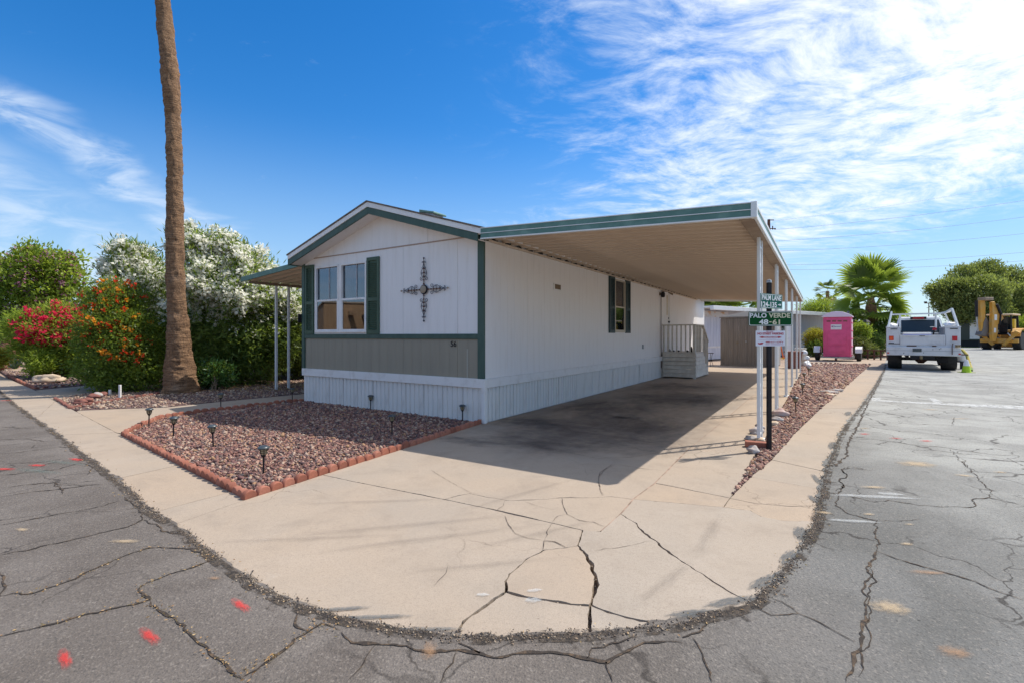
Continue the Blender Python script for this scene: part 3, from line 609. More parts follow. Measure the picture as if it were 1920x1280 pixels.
for x, y, w, h, r in [(1.4,1.6,2.2,3.4,0),(1.5,5.5,2.0,4.0,0),(1.4,.2,2.0,1.5,0),(.9,.5,1.3,.5,.1),(1.4,-.6,1.2,.45,.2),(1.0,2.6,.9,1.6,0),(2.1,1.2,.7,1.5,.1),(1.6,4.4,1.2,1.2,.3),(1.3,7.2,1.1,1.4,0),(.7,-1.0,.9,.35,.3),(2.2,4.6,.5,1.4,0)]:
    p = H(x, y); o = link('oil_stain', _dc.get('oil') or _dc.setdefault('oil', DISC.mesh('oil_stain', M['oil'])), driveway, (p.x, p.y, .0045 + random.random()*.001), (0, 0, HRZ+r), (w, h, 1))  # oil stains; the large discs also paint the carport shade darker
for px, py, w, h, r in [(1002,1107,.05,.02,.2),(1000,1125,.05,.03,0),(905,1115,.04,.02,0)]: mark(px, py, w, h, 'chalk', 'pale_smear', driveway, r, .0045)
# smears of asphalt lapped over the slab edge
for px, py, w, h, r in [(1500,1000,.05,.16,-.5),(1480,1045,.05,.16,-.75),(1437,1090,.05,.18,-1.0),(1370,1128,.04,.18,-1.25),(1300,1150,.035,.16,-1.4),(1560,835,.05,.3,-.62),(1533,900,.035,.25,-.35),(1524,935,.03,.12,-.3),(1590,775,.06,.35,-.65),(700,1157,.22,.02,.05),(640,1142,.16,.02,.1),(800,1180,.2,.018,0)]:
    mark(px, py, w, h, 'lap', 'asphalt_smear', driveway, r, .0048)
M['tyre'] = spraymat('faint_tyre_marks', (.14, .12, .105), .20, 9, .9)
for px, py, w, h, r in [(760,985,1.1,.06,.25),(800,1010,1.0,.06,.3),(700,940,.9,.05,.1),(980,925,.8,.05,.7),(1010,1000,.7,.05,.5),(560,1010,.8,.05,.1),(900,1060,.6,.05,.2),(1330,1000,.5,.06,1.0),(1250,1090,.45,.05,.8)]: mark(px, py, w, h, 'tyre', 'tyre_mark', driveway, r, .0042)
# worn white line across the right-hand street
m, nt, bs = newmat('worn_white_line'); tc_ = nt.new('ShaderNodeTexCoord'); v_ = tc_.outputs['Object']
nt.l.new(nt.m('MULTIPLY', nt.ss(nt.noise(v_, 9, 6, .8), .38, .60), .75), bs.inputs['Alpha']); bs.inputs['Base Color'].default_value = (.68, .68, .66, 1); bs.inputs['Roughness'].default_value = .8; M['line'] = m
def flat(pts, name, mk, parent, z=.0085):
    P_ = [G(*p) for p in pts]; me = bpy.data.meshes.new(name); me.from_pydata([(p.x, p.y, z) for p in P_], [], [tuple(range(len(P_)-1, -1, -1))]); me.materials.append(M[mk]); return link(name, me, parent)
flat([(1634,746),(1652,745.5),(1650,750),(1760,755.5),(1920,761),(2200,777),(2200,786),(1920,768),(1760,758.5),(1634,751.5)], 'painted_line', 'line', road)
flat([(1738,745.5),(1752,746.5),(1768,755),(1752,755)], 'painted_line', 'line', road, .009)

# gravel beds
def bed(name, pts, label, m='gravelbase', z=-.004):
    P_ = [p if isinstance(p, Vector) else G(*p) for p in pts]
    a = sum(P_[i].x*P_[(i+1) % len(P_)].y - P_[(i+1) % len(P_)].x*P_[i].y for i in range(len(P_)))
    if a < 0: P_.reverse()
    o = MB().prism(P_, -.055, z).build(name, M[m]); structure(o); o['label'] = label; return o, P_
B1, B1P = bed('gravel_bed', [(236,814),(262,800),(300,785),(345,777),(568,752), H(-4.42, .05), H(-.02, .05),(905,792),(605,887),(462,929)], 'bed of maroon gravel in front of the white home')
B2, B2P = bed('gravel_bed', [(104,750),(131,766),(150,768),(220,765),(312,762),(407,752),(566,737),(640,727),(640,712),(480,712),(300,722),(140,740)], 'shaded gravel bed under the palm and hedge', z=-.003)
GR_ = [(1369,931),(1407,892),(1447,860),(1492,809.5),(1539,764.5),(1575,732.5),(1622,691.5),(1632,682.5),(1503,682.5)]
B3, B3P = bed('gravel_bed', GR_ + [H(3.63, 13), H(3.63, .0),(1408,866),(1395,897)], 'long strip of maroon gravel between carport and sidewalk')
B4, B4P = bed('gravel_bed', [(15,704),(64,729.5),(185,719),(330,714),(330,700),(120,694),(0,694)], 'small gravel bed with a tan rock in front of the red flowered bush', z=-.003)
def scatter(poly, n, size, name, label, mk='gravel', dens=None, z=.0, var=.5, far=True):
    P_ = np.array([(p.x, p.y) for p in poly]); lo, hi = P_.min(0), P_.max(0); pts = np.zeros((0, 2))
    while len(pts) < n:
        q = lo + (hi-lo)*rng.random((n*3, 2)); q = q[in_poly(q, P_)]
        if dens is not None: q = q[rng.random(len(q)) < dens(q)]
        pts = np.vstack([pts, q])
    pts = pts[:n]; sz = size*(1 + var*rng.normal(size=n)).clip(.45, 2.2)
    if far: sz = sz*np.clip(pts[:, 1]/7, 1, 2.0)
    C = np.column_stack([pts, z + sz*.18*rng.random(n)]); me = stones(name, C, sz*.5, M[mk]); o = link(name, me); tag(o, label, kind='stuff'); return o
nearer = lambda q: np.clip((6.5/np.maximum(q[:, 1], 1))**1.4, .05, 1)
scatter(B1P, 24000, .025, 'gravel', 'maroon and tan gravel filling the edged bed', dens=nearer)
scatter(B3P, 21000, .027, 'gravel', 'maroon gravel filling the strip beside the carport posts', dens=lambda q: np.clip((5.5/np.maximum(q[:, 1], 1))**1.5, .04, 1))
scatter(B2P, 8000, .034, 'gravel', 'brown gravel lying round the foot of the palm', 'graveltan', far=False)
scatter(B4P, 1500, .05, 'gravel', 'sparse gravel round the tan rock', 'graveltan', far=False)
# crumbs, leaves and dirt caught along the broken slab edge and in the cracks
cr = []
for i, p in enumerate(edge):
    d = (edge[min(i+1, len(edge)-1)] - edge[max(i-1, 0)]).normalized(); nn = Vector((-d.y, d.x, 0))
    for k in range(16 if p.y < 4 else (7 if p.y < 6 else 3)):
        if mnoise.noise(Vector((p.x*2.3, p.y*2.3, 11))) > -.25: cr.append(p - nn*(random.gauss(.012, .022)) + d*random.uniform(-.03, .03))
for keys in (C6, C5, C1, C8, C2, C9):
    for a, b in zip(keys, keys[1:]):
        a, b = G(*a), G(*b)
        for q in [a] + jag(a, b, 0, .03, .05):
            for k in range(3): cr.append(q + Vector((random.gauss(0, .008), random.gauss(0, .008), -.012)))
C_ = np.array([(p.x, p.y, .007 + p.z) for p in cr]); o = link('edge_debris', stones('edge_debris', C_, .003*(.5 + 1.4*rng.random(len(C_))), M['crumb'], .5)); tag(o, 'crumbs of asphalt and dirt along the broken slab edge', kind='stuff')
lf = []
for i in range(900):
    p = random.choice(edge); q = p + Vector((random.gauss(0, .05), random.gauss(-.03, .05), .012)); lf.append(q)
for l in L3[2:6]:
    pp = [G(*p) for p in tr(l, 0, 860, 3)]
    for i in range(90):
        k = random.randrange(len(pp)-1); q = pp[k].lerp(pp[k+1], random.random()); lf.append(q + Vector((random.gauss(0, .02), random.gauss(0, .02), .012)))
C_ = np.array([tuple(q) for q in lf]); dd = rng.normal(size=C_.shape)*np.array([1, 1, .12])
M['dryleaf'] = leafmat('dry_leaf', (.30, .15, .06), (.55, .38, .18), .2)
o = link('leaf_litter', leaf_mesh('leaf_litter', C_, dd, .013*(.5+rng.random(len(C_))), .006, M['dryleaf'], rng.random(len(C_)))); tag(o, 'dry yellow leaves caught in the street cracks', kind='stuff')
o = link('leaf_litter', leaf_mesh('leaf_litter', np.column_stack([(lambda q: q)(rng.random((1800, 2))*np.array([6.2, 2.4]) + np.array([-8.6, 11.2])), .03*np.ones(1800)]), rng.normal(size=(1800, 3))*np.array([1, 1, .2]), .06, .02, M['dryleaf'], rng.random(1800))); tag(o, 'orange fallen leaves under the white flowering hedge', kind='stuff')

# grimy broken lip where the asphalt laps against the concrete
m, nt, bs = newmat('broken_lip_grime'); tc_ = nt.new('ShaderNodeTexCoord'); v_ = tc_.outputs['Object']; at_ = nt.new('ShaderNodeAttribute', attribute_name='tint')
nt.l.new(nt.m('MULTIPLY', nt.ss(nt.m('ADD', nt.noise(v_, 9, 6, .75), nt.m('ADD', nt.m('MULTIPLY', at_.outputs['Fac'], .26), nt.m('MULTIPLY', nt.noise(v_, 1.4, 3), .35))), .76, .94), .85), bs.inputs['Alpha'])
nt.l.new(nt.mix(nt.ss(nt.noise(v_, 40, 4, .8), .4, .6), (.045, .036, .03), (.14, .105, .075)), bs.inputs['Base Color']); bs.inputs['Roughness'].default_value = .95
bp_n = nt.new('ShaderNodeBump'); bp_n.inputs['Strength'].default_value = 1; bp_n.inputs['Distance'].default_value = .02; nt.l.new(nt.noise(v_, 45, 5, .8), bp_n.inputs['Height']); nt.l.new(bp_n.outputs[0], bs.inputs['Normal'])
V = []; Fc = []; T = []; E3 = [p for i, p in enumerate(edge) if i % 3 == 0]; offs = [.025, .0, -.03, -.06, -.11]; tn = [.25, .8, .6, .1]
for i, p in enumerate(E3):
    d = (E3[min(i+1, len(E3)-1)] - E3[max(i-1, 0)]).normalized(); nn = Vector((-d.y, d.x, 0))
    for o_ in offs: q = p + nn*o_; V.append((q.x, q.y, .0068))
for i in range(len(E3)-1):
    for k in range(4): a = i*5+k; Fc.append((a, a+1, a+6, a+5)); T.append(tn[k])
link('edge_grime', np_mesh('edge_grime', V, Fc, m, T), road)
# ================================================================== HOME
home = thing('mobile_home', 'white mobile home with green trim, grey lower siding and the number 56', 'mobile home', HC, HRZ)
HL, HWD = 15.9, 4.42
SZ0, SZ1, WZ = .53, .66, 2.79         # skirt top, rail top, eave height
RX, RZ = -2.21, 3.44                  # ridge
def zroof(x): return RZ - .306*abs(x - RX)
def wall_panel(u0, u1, z0, z1f, holes=(), groove=.203, depth=.0025, gap=.0025):
    """siding sheet in the local x,z plane facing -y; vertical grooves; z1f(u) gives the top; holes (u0,u1,z0,z1)"""
    bp = [(u0+gap, 0.0)]
    k = u0 + groove
    while k < u1 - .05: bp += [(k-.003, 0.0), (k-.0015, depth), (k+.0015, depth), (k+.003, 0.0)]; k += groove
    bp.append((u1-gap, 0.0))
    for h in holes:
        for e in h[:2]:
            if u0 + gap < e < u1 - gap: bp.append((e, 0.0))
    bp = sorted(bp); V, Fc = [], []
    for (a, da), (b, db) in zip(bp, bp[1:]):
        if b - a < 1e-6: continue
        mid = (a+b)/2; segs = [(z0, None)]
        for h in holes:
            if h[0] < mid < h[1]:
                segs = [(z0, h[2]), (h[3], None)]
        for s0, s1 in segs:
            ta, tb = (z1f(a), z1f(b)) if s1 is None else (s1, s1)
            if ta <= s0 + .002 and tb <= s0 + .002: continue
            n = len(V); V += [(a, da, s0), (b, db, s0), (b, db, max(tb, s0)), (a, da, max(ta, s0))]; Fc.append((n, n+1, n+2, n+3))
    # returns at both side edges and bottom give the sheet its thickness
    n = len(V); t = .012; za, zb = z1f(u0+gap), z1f(u1-gap)
    V += [(u0+gap, 0, z0), (u0+gap, t, z0), (u0+gap, t, za), (u0+gap, 0, za), (u1-gap, 0, z0), (u1-gap, t, z0), (u1-gap, t, zb), (u1-gap, 0, zb)]
    Fc += [(n, n+3, n+2, n+1), (n+4, n+5, n+6, n+7), (n, n+1, n+5, n+4)]
    return V, Fc
def add_panel(V, Fc, m, name, parent, loc=(0, 0, 0), rz=0.0):
    me = bpy.data.meshes.new(name); me.from_pydata(V, [], Fc); me.materials.append(m)
    return link(name, me, parent, loc, (0, 0, rz))
WIN = (-4.03, -2.57, 1.35, 2.62)
# front (gable) wall
core = MB()
def core_strip(b, a0, a1, z0, z1): b.box(a0, a1, .016, .06, z0, z1)
core_strip(core, -HWD+.02, WIN[0], .3, WZ); core_strip(core, WIN[0], WIN[1], .3, WIN[2]); core_strip(core, WIN[0], WIN[1], WIN[3], WZ); core_strip(core, WIN[1], -.016, .3, WZ)
core.prof([(-HWD+.02, WZ), (-.016, WZ), (RX, zroof(RX)-.1)], .016, .06)
core.box(-HWD, -HWD+.05, .06, HL, .0, WZ); core.box(-HWD, -.016, HL-.05, HL, .0, WZ)
core.prof([(-HWD+.02, WZ), (-.016, WZ), (RX, zroof(RX)-.1)], HL-.05, HL)
LW = (5.33, 6.03, 1.38, 2.66)   # window in the long wall (u along +y)
for a, b, z0, z1 in [(.06, LW[0], .3, WZ), (LW[0], LW[1], .3, LW[2]), (LW[0], LW[1], LW[3], WZ), (LW[1], HL, .3, WZ)]: core.box(-.06, -.016, a, b, z0, z1)
core.build('wall', M['siding'], home)
ang = [-HWD + .04, -3.64, -2.86, -1.68, -.51, -.10]
for a, b in zip(ang, ang[1:]):
    V, Fc = wall_panel(a, b, SZ1, lambda u: 1.25); add_panel(V, Fc, M['grey'], 'grey_siding_panel', home)
    V, Fc = wall_panel(a, b, 1.32, lambda u: WZ - .005, [WIN]); add_panel(V, Fc, M['siding'], 'siding_panel', home)
for a, b in zip([-HWD+.04, -3.43, -2.26, -1.13, -.06], [-3.43, -2.26, -1.13, -.06]):
    V, Fc = wall_panel(a, b, WZ + .012, lambda u: zroof(u) - .05, groove=.196); add_panel([(x, y-.004, z) for x, y, z in V], Fc, M['siding'], 'gable_panel', home)
MB().box(-HWD+.03, -.03, -.014, .004, WZ-.004, WZ+.012).build('seam_flashing', mat('rust_tinted_flashing', (.42, .30, .23), .7), home)
MB().box(-HWD+.055, -.105, -.022, .004, 1.245, 1.325).build('belt_trim', M['green'], home, .004)
MB().box(-.105, .012, -.03, .012, SZ1-.005, 2.82).build('corner_trim', M['green'], home, .004)
MB().box(-HWD-.03, -HWD+.055, -.03, .06, SZ1-.005, 2.74).build('corner_trim', M['green'], home, .004)
MB().box(-HWD+.055, -HWD+.085, -.012, .004, 1.33, 2.7).build('edge_strip', M['white'], home)
# long wall: sheets face +x
JL = [0.02 + 1.22*i for i in range(14)]; JL[-1] = HL
DOOR = (9.36, 10.26)
for a, b in zip(JL, JL[1:]):
    hs_ = [LW] if a < LW[1] and b > LW[0] else ([(DOOR[0]-.04, DOOR[1]+.04, SZ1, 2.72)] if a < DOOR[1]+.05 and b > DOOR[0]-.05 else [])
    V, Fc = wall_panel(a, b, SZ1, lambda u: WZ, hs_); add_panel(V, Fc, M['siding'], 'siding_panel', home, (0, 0, 0), R(90))
# skirting
def skirt_panel(w):
    b = []; xs = [0.0]; x = .0
    prof = []; n = 4; p = w/n
    for i in range(n):
        o = i*p; prof += [(o+.002, 0), (o+p-.026, 0), (o+p-.018, .016), (o+p-.006, .016)]
    prof.append((w-.001, 0)); V = []; Fc = []
    for i, (a, d) in enumerate(prof): V += [(a, d, .01), (a, d, SZ0)]
    for i in range(len(prof)-1): Fc.append((2*i, 2*i+2, 2*i+3, 2*i+1))
    return V, Fc
V, Fc = skirt_panel(.402); sme = bpy.data.meshes.new('skirting_panel'); sme.from_pydata(V, [], Fc); sme.materials.append(M['skirt'])
MB().box(-HWD, -.0, .018, .04, -.02, SZ0).build('skirt_backing', M['skirt'], home)
MB().box(-.04, -.018, .04, HL, -.02, SZ0).build('skirt_backing', M['skirt'], home)
for i in range(11): link('skirting_panel', sme, home, (-HWD + .402*i, random.uniform(-.003, .003), 0), (random.uniform(-.006, .006), 0, 0))
for i in range(39): link('skirting_panel', sme, home, (random.uniform(-.003, .003), .01 + .402*i, 0), (random.uniform(-.006, .006), 0, R(90)))
for a, b in [(-HWD-.02, -3.0), (-2.995, -.0)]: MB().box(a, b, -.035, -.002, SZ0-.01, SZ1).build('skirt_rail', M['white'], home, .005)
MB().box(-.03, .034, -.034, .03, 0, SZ1).build('corner_post', M['white'], home, .004)
for a, b in [(.03, 3.6), (3.605, 7.3), (7.305, 11.0), (11.005, HL)]: MB().box(.002, .034, a, b, SZ0-.01, SZ1).build('skirt_rail', M['white'], home, .005)
# roof
EX0, EX1, FY = -HWD-.06, .26, -.30
def rk(x, dz): return (x, zroof(x) + .115 + dz)
rf = MB()
rf.prof([rk(EX0-.02, .012), rk(RX, .012), rk(EX1+.02, .012), rk(EX1+.02, -.012), rk(RX, -.012), rk(EX0-.02, -.012)], FY-.025, HL+.2)
rf.build('roof', M['shingle'], home)
def rake(z0, z1, y0, y1, name, m, x0=EX0, x1=EX1):
    MB().prof([rk(x0, z1), rk(RX, z1), rk(RX, z0), rk(x0, z0)], y0, y1).build(name, m, home, .002)
    MB().prof([rk(RX+.002, z1), rk(x1, z1), rk(x1, z0), rk(RX+.002, z0)], y0, y1).build(name, m, home, .002)
rake(-.095, -.014, FY-.012, FY+.02, 'rake_board', M['white'])
rake(-.21, -.097, FY, FY+.025, 'rake_trim', M['green'], EX0, .10)
MB().prof([rk(EX0, -.19), rk(RX, -.19), rk(.1, -.19), rk(.1, -.175), rk(RX, -.175), rk(EX0, -.175)], FY+.026, .0).build('soffit', M['siding'], home)
MB().box(EX0-.01, EX0+.02, FY, HL, 2.66, 2.83).build('eave_board', M['green'], home)
MB().box(EX1-.02, EX1+.012, FY-.02, HL, 2.735, 2.80).build('drip_edge', M['white'], home)
# lettering and house details
o = link('house_number', text_fit('56', .115, .088, M['black'], .01), home, (-.585, -.008, 1.172), (R(90), 0, 0))
MB().box(-.33, -.30, -.004, .0, .66, 1.1).build('pale_drip_mark', mat('pale_drip', (.36, .34, .28), .7), home)
MB().box(-HWD-.05, -HWD-.031, -.1, -.02, 1.55, 1.72).build('porch_light', M['black'], home, .004)
# windows
glassm, nt, bs = newmat('window_glass'); lw_ = nt.new('ShaderNodeLayerWeight'); lw_.inputs[0].default_value = .35
tb = nt.new('ShaderNodeBsdfTransparent'); tb.inputs[0].default_value = (.42, .46, .50, 1); gb = nt.new('ShaderNodeBsdfGlossy'); gb.inputs[0].default_value = (.8, .86, .95, 1); gb.inputs[1].default_value = .012
mx = nt.new('ShaderNodeMixShader'); nt.put(mx.inputs[0], nt.m('ADD', nt.m('MULTIPLY', lw_.outputs['Fresnel'], .8), .11, clamp=True)); nt.l.new(tb.outputs[0], mx.inputs[1]); nt.l.new(gb.outputs[0], mx.inputs[2])
wn = nt.new('ShaderNodeBump'); wn.inputs['Strength'].default_value = .04; wn.inputs['Distance'].default_value = .01; tcg = nt.new('ShaderNodeTexCoord'); nt.l.new(nt.noise(tcg.outputs['Object'], 2.2, 1), wn.inputs['Height']); nt.l.new(wn.outputs[0], gb.inputs['Normal'])
nt.l.new(mx.outputs[0], glassm.node_tree.nodes['Material Output'].inputs[0]); M['glass'] = glassm
def sash_window(u0, u1, z0, z1, parent, loc, rz, frame=M['white'], split=.52, fw=.035, curt='left'):
    w = thing('window', None, None, loc, rz); w.parent = parent
    f = MB(); f.box(u0-fw, u0, -.03, .03, z0-fw, z1+fw).box(u1, u1+fw, -.03, .03, z0-fw, z1+fw).box(u0, u1, -.03, .03, z1, z1+fw).box(u0, u1, -.034, .03, z0-fw, z0)
    f.build('frame', frame, w, .003)
    zm = z0 + (z1-z0)*(1-split)
    s = MB(); s.box(u0, u1, -.02, .012, zm-.018, zm+.018); s.box(u0, u0+.022, -.022, -.004, z0, zm-.018).box(u1-.022, u1, -.022, -.004, z0, zm-.018).box(u0+.022, u1-.022, -.022, -.004, z0, z0+.028)
    s.build('sash', frame, w, .002)
    MB().box(u0, u1, .014, .018, zm+.018, z1).build('pane', M['glass'], w)
    MB().box(u0+.022, u1-.022, -.012, -.008, z0+.028, zm-.018).build('pane', M['glass'], w)
    if curt:
        cu = MB(); n = 7; cw = (u1-u0)*.26 if curt == 'left' else (u1-u0); n = 7 if curt == 'left' else 24
        x = [u0 + cw*i/n for i in range(n+1)]; V = []; Fc = []
        for i, a in enumerate(x): V += [(a, .07 + (.012 if i % 2 else 0), z0), (a, .07 + (.012 if i % 2 else 0), z1)]
        for i in range(n): Fc.append((2*i, 2*i+2, 2*i+3, 2*i+1))
        cu.add(V, Fc); cu.build('curtain', M['curtain'], w)
    return w
sash_window(-4.0, -3.36, 1.385, 2.585, home, (0, 0, 0), 0); sash_window(-3.24, -2.60, 1.385, 2.585, home, (0, 0, 0), 0)
MB().box(-3.323, -3.277, -.026, .02, 1.35, 2.62).build('mullion', M['white'], home)
rm = MB(); rm.box(WIN[0]-.1, WIN[1]+.1, .9, .92, .9, 2.75).box(WIN[0]-.12, WIN[0]-.1, .06, .92, .9, 2.75).box(WIN[1]+.1, WIN[1]+.12, .06, .92, .9, 2.75).box(WIN[0]-.1, WIN[1]+.1, .062, .92, .88, .9).box(WIN[0]-.1, WIN[1]+.1, .062, .92, 2.7, 2.72); rm.build('room_interior', mat('shaded_room_walls', (.10, .10, .11), .9), home)
sash_window(LW[0]+.03, LW[1]-.03, LW[2]+.03, LW[3]-.03, home, (0, 0, 0), R(90), frame=mat('cream_frame', (.55, .48, .38), .6), curt=None)
blind = MB(); blind.box(-.12, -.10, LW[0], LW[1], 2.02, LW[3]); blind.build('roller_blind', M['siding'], home)
MB().box(-.9, -.88, LW[0]-.3, LW[1]+.3, .9, 2.75).build('room_interior', M['dark'], home)
def shutter(u0, u1, z0, z1, loc, rz, m):
    s = thing('shutter', None, None, loc, rz); s.parent = home
    f = MB(); e = .045; zm = z0 + (z1-z0)*.45
    f.box(u0, u0+e, -.034, -.002, z0, z1).box(u1-e, u1, -.034, -.002, z0, z1).box(u0+e, u1-e, -.034, -.002, z0, z0+.07).box(u0+e, u1-e, -.034, -.002, z1-.06, z1).box(u0+e, u1-e, -.034, -.002, zm-.03, zm+.03).box(u0+e, u1-e, -.008, -.002, z0+.07, z1-.06)
    f.build('frame', m, s, .002)
    sl_ = MB().hexa([(u0+e, -.028, 0), (u1-e, -.028, 0), (u1-e, -.009, .014), (u0+e, -.009, .014)], [(u0+e, -.028, .006), (u1-e, -.028, .006), (u1-e, -.009, .022), (u0+e, -.009, .022)]).mesh('slat', m)
    z = z0 + .078
    while z < z1 - .085:
        if not (zm-.05 < z < zm+.03): link('slat', sl_, s, (0, 0, z))
        z += .033
    return s
shutter(-4.34, -4.08, 1.325, 2.67, (0, 0, 0), 0, M['shutter']); shutter(-2.55, -2.24, 1.325, 2.67, (0, 0, 0), 0, M['shutter'])
shutter(4.95, 5.30, 1.36, 2.70, (0, 0, 0), R(90), M['shutterdk']); shutter(6.07, 6.42, 1.36, 2.70, (0, 0, 0), R(90), M['shutterdk'])
# door on the long wall
dr = MB().box(-.03, -.004, DOOR[0], DOOR[1], .72, 2.66).build('door', M['siding'], home)
MB().box(-.006, .016, DOOR[0]-.035, DOOR[0]-.003, .7, 2.7).box(-.006, .016, DOOR[1]+.003, DOOR[1]+.035, .7, 2.7).box(-.006, .016, DOOR[0]-.003, DOOR[1]+.003, 2.665, 2.7).build('frame', M['white'], dr)
MB().box(-.004, .004, DOOR[0]+.66, DOOR[0]+.72, 1.95, 2.6).build('glazing_strip', mat('amber_glass', (.42, .30, .08), .3), dr)
MB().lathe([(.022, 0), (.03, .03), (.03, .05), (.0, .06)], 10, (0, DOOR[0]+.82, 1.74), 'x').build('handle', M['black'], dr)
MB().lathe([(.02, 0), (.024, .02), (.0, .026)], 10, (0, DOOR[0]+.82, 1.86), 'x').build('handle', M['black'], dr)
MB().box(-.05, .0, DOOR[0]+.1, DOOR[1]-.1, .665, .70).build('threshold', M['steel'], dr)
# vent, outlet, lamp and closer arm on the long wall
MB().box(-.002, .018, 2.18, 2.48, 2.15, 2.28).build('wall_vent', M['white'], home); MB().box(.018, .022, 2.22, 2.45, 2.17, 2.26).build('vent_grille', M['ventbrown'], home)
MB().box(-.002, .025, 7.46, 7.56, .93, 1.05).build('outlet_box', M['steel'], home, .004)
lt = MB().lathe([(.05, 0), (.05, .02), (.02, .03)], 10, (0, 9.2, 2.58), 'x').build('wall_lamp', M['brass'], home)
MB().lathe([(.03, -.11), (.06, -.09), (.065, .0), (.045, .05), (.0, .07)], 10, (.10, 9.2, 2.58)).build('lamp_shade', M['dark'], lt)
MB().bar((.03, 9.3, 2.67), (.03, 10.1, 2.71), .012, .02).bar((.03, 10.1, 2.71), (.05, 10.55, 2.66), .02, .06).build('light_strip', M['ventbrown'], home)
MB().tube([(.02, 9.29, 2.5), (.02, 9.29, 1.5), (.02, 9.30, .3)], .009, 5).build('cable', M['rust'], home)
# roof vent
v = thing('roof_vent', 'low green metal vent cap on the roof slope of the white home', 'roof vent', H(-1.56, .6, 3.38), HRZ)
MB().box(-.12, .12, -.13, .13, -.06, .07).build('collar', M['steel'], v); MB().prof([(-.17, .08), (.17, .02), (.17, .05), (-.17, .13)], -.17, .17).build('cap', M['fascia'], v, .006)

# ------------------------------------------------------------------ decorative cross of scrolls and beads
cx = thing('wall_cross', 'dark scrolled iron cross with beads and a tan centre disc on the white gable wall', 'wall ornament', H(-1.185, -.03, 2.04), HRZ)
iron = mat('dark_blue_iron', (.03, .032, .045), .45, .6); bead = mat('dark_red_bead', (.10, .03, .02), .35); beadt = mat('tan_bead', (.32, .26, .19), .5)
MB().lathe([(.075, -.01), (.08, .0), (.075, .012), (.06, .018), (.0, .02)], 24, (0, 0, 0), 'y').build('hub', iron, cx, smooth=True)
d_ = MB().lathe([(.062, .01), (.062, .022), (.05, .028), (.0, .03)], 24, (0, 0, 0), 'y'); d_.v = [(x, -y, z) for x, y, z in d_.v]; d_.build('medallion', beadt, cx, smooth=True)
def spiral(c, r, a0, turns, sgn, n=26):
    return [(c[0] + r*(1 - .78*i/n)*math.cos(a0 + sgn*turns*2*math.pi*i/n), 0, c[1] + r*(1 - .78*i/n)*math.sin(a0 + sgn*turns*2*math.pi*i/n)) for i in range(n+1)]
sb = MB(); sb.bar((0, 0, .07), (0, 0, .50), .007, .007)
for s_ in (-1, 1):
    sb.tube([(s_*.0, 0, .35), (s_*.035, 0, .33), (s_*.062, 0, .28), (s_*.055, 0, .235), (s_*.02, 0, .205), (0, 0, .2)], .0042, 5)
    sb.tube([(s_*x, y, z) for x, y, z in spiral((.052, .17), .036, R(150), 1.25, -1)], .0042, 5)
    sb.tube([(s_*x, y, z) for x, y, z in spiral((.032, .265), .022, R(-60), 1.1, 1)], .0035, 5)
    sb.tube([(s_*x, y, z) for x, y, z in spiral((.026, .345), .020, R(160), 1.1, -1)], .0038, 5)
    sb.tube([(s_*x, y, z) for x, y, z in spiral((.021, .44), .018, R(-40), 1.1, 1)], .0038, 5)
    sb.tube([(0, 0, .44), (s_*.012, 0, .40), (s_*.026, 0, .36)], .0038, 5)
sme2 = sb.mesh('scroll_arm', iron); bme = MB().lathe([(.002, -.016), (.013, -.008), (.015, 0), (.013, .008), (.002, .016)], 10).mesh('bead', bead, smooth=True); bme2 = bme.copy(); bme2.materials.clear(); bme2.materials.append(beadt)
tipm = MB().lathe([(.002, -.015), (.012, -.008), (.016, 0), (.012, .01), (.002, .016)], 10).mesh('finial', iron, smooth=True); tipm2 = tipm.copy(); tipm2.materials.clear(); tipm2.materials.append(beadt)
for k in range(4):
    a = link('scroll_arm', sme2, cx, (0, 0, 0), (0, k*math.pi/2, 0))
    for j, z in enumerate([.095, .125, .155, .185, .215, .245, .275, .305, .335]): link('bead', bme2 if j % 2 else bme, a, (0, 0, z), scale=(1, 1, 1) if j % 2 == 0 else (.8, .8, .9))
    link('finial', tipm2 if k % 2 else tipm, a, (0, 0, .505))

# ------------------------------------------------------------------ carport
cp = thing('carport', 'long flat carport roof on white scrolled posts attached to the white home', 'carport', HC, HRZ)
CY0, CY1, CX0, CX1 = -.34, 14.3, .035, 3.66
def cz(x): return 2.735 - (x-CX0)*.060           # underside
def fz(x): return 2.665 - (x-.2)*.0435           # lower edge of the front fascia
pp_ = MB(); wdt = .245
P0 = [(0, .0), (.015, .03), (.03, .055), (wdt-.03, .055), (wdt-.015, .03), (wdt, 0)]
pr = [(0, 0), (.012, 0), (.018, .045), (wdt-.05, .045), (wdt-.04, .030), (wdt-.018, .030), (wdt-.012, 0), (wdt, 0)]
V = []; Fc = []
x0, x1 = CX0, CX1-.06
for i, (y, z) in enumerate(pr): V += [(x0, y, cz(x0)+z), (x1, y, cz(x1)+z)]
for i in range(len(pr)-1): Fc.append((2*i, 2*i+1, 2*i+3, 2*i+2))
panme = bpy.data.meshes.new('roof_pan'); panme.from_pydata(V, [], Fc); panme.materials.append(M['pan'])
n = int((CY1-.05-CY0-.04)/wdt)
for i in range(n): link('roof_pan', panme, cp, (0, CY0 + .04 + i*wdt, 0))
MB().hexa([(x0, CY0+.03, cz(x0)+.048), (x1+.05, CY0+.03, cz(x1)+.045), (x1+.05, CY1-.03, cz(x1)+.045), (x0, CY1-.03, cz(x0)+.045)], [(x0, CY0+.03, cz(x0)+.06), (x1+.05, CY0+.03, cz(x1)+.06), (x1+.05, CY1-.03, cz(x1)+.06), (x0, CY1-.03, cz(x0)+.06)]).build('roof_deck', M['metal'], cp)
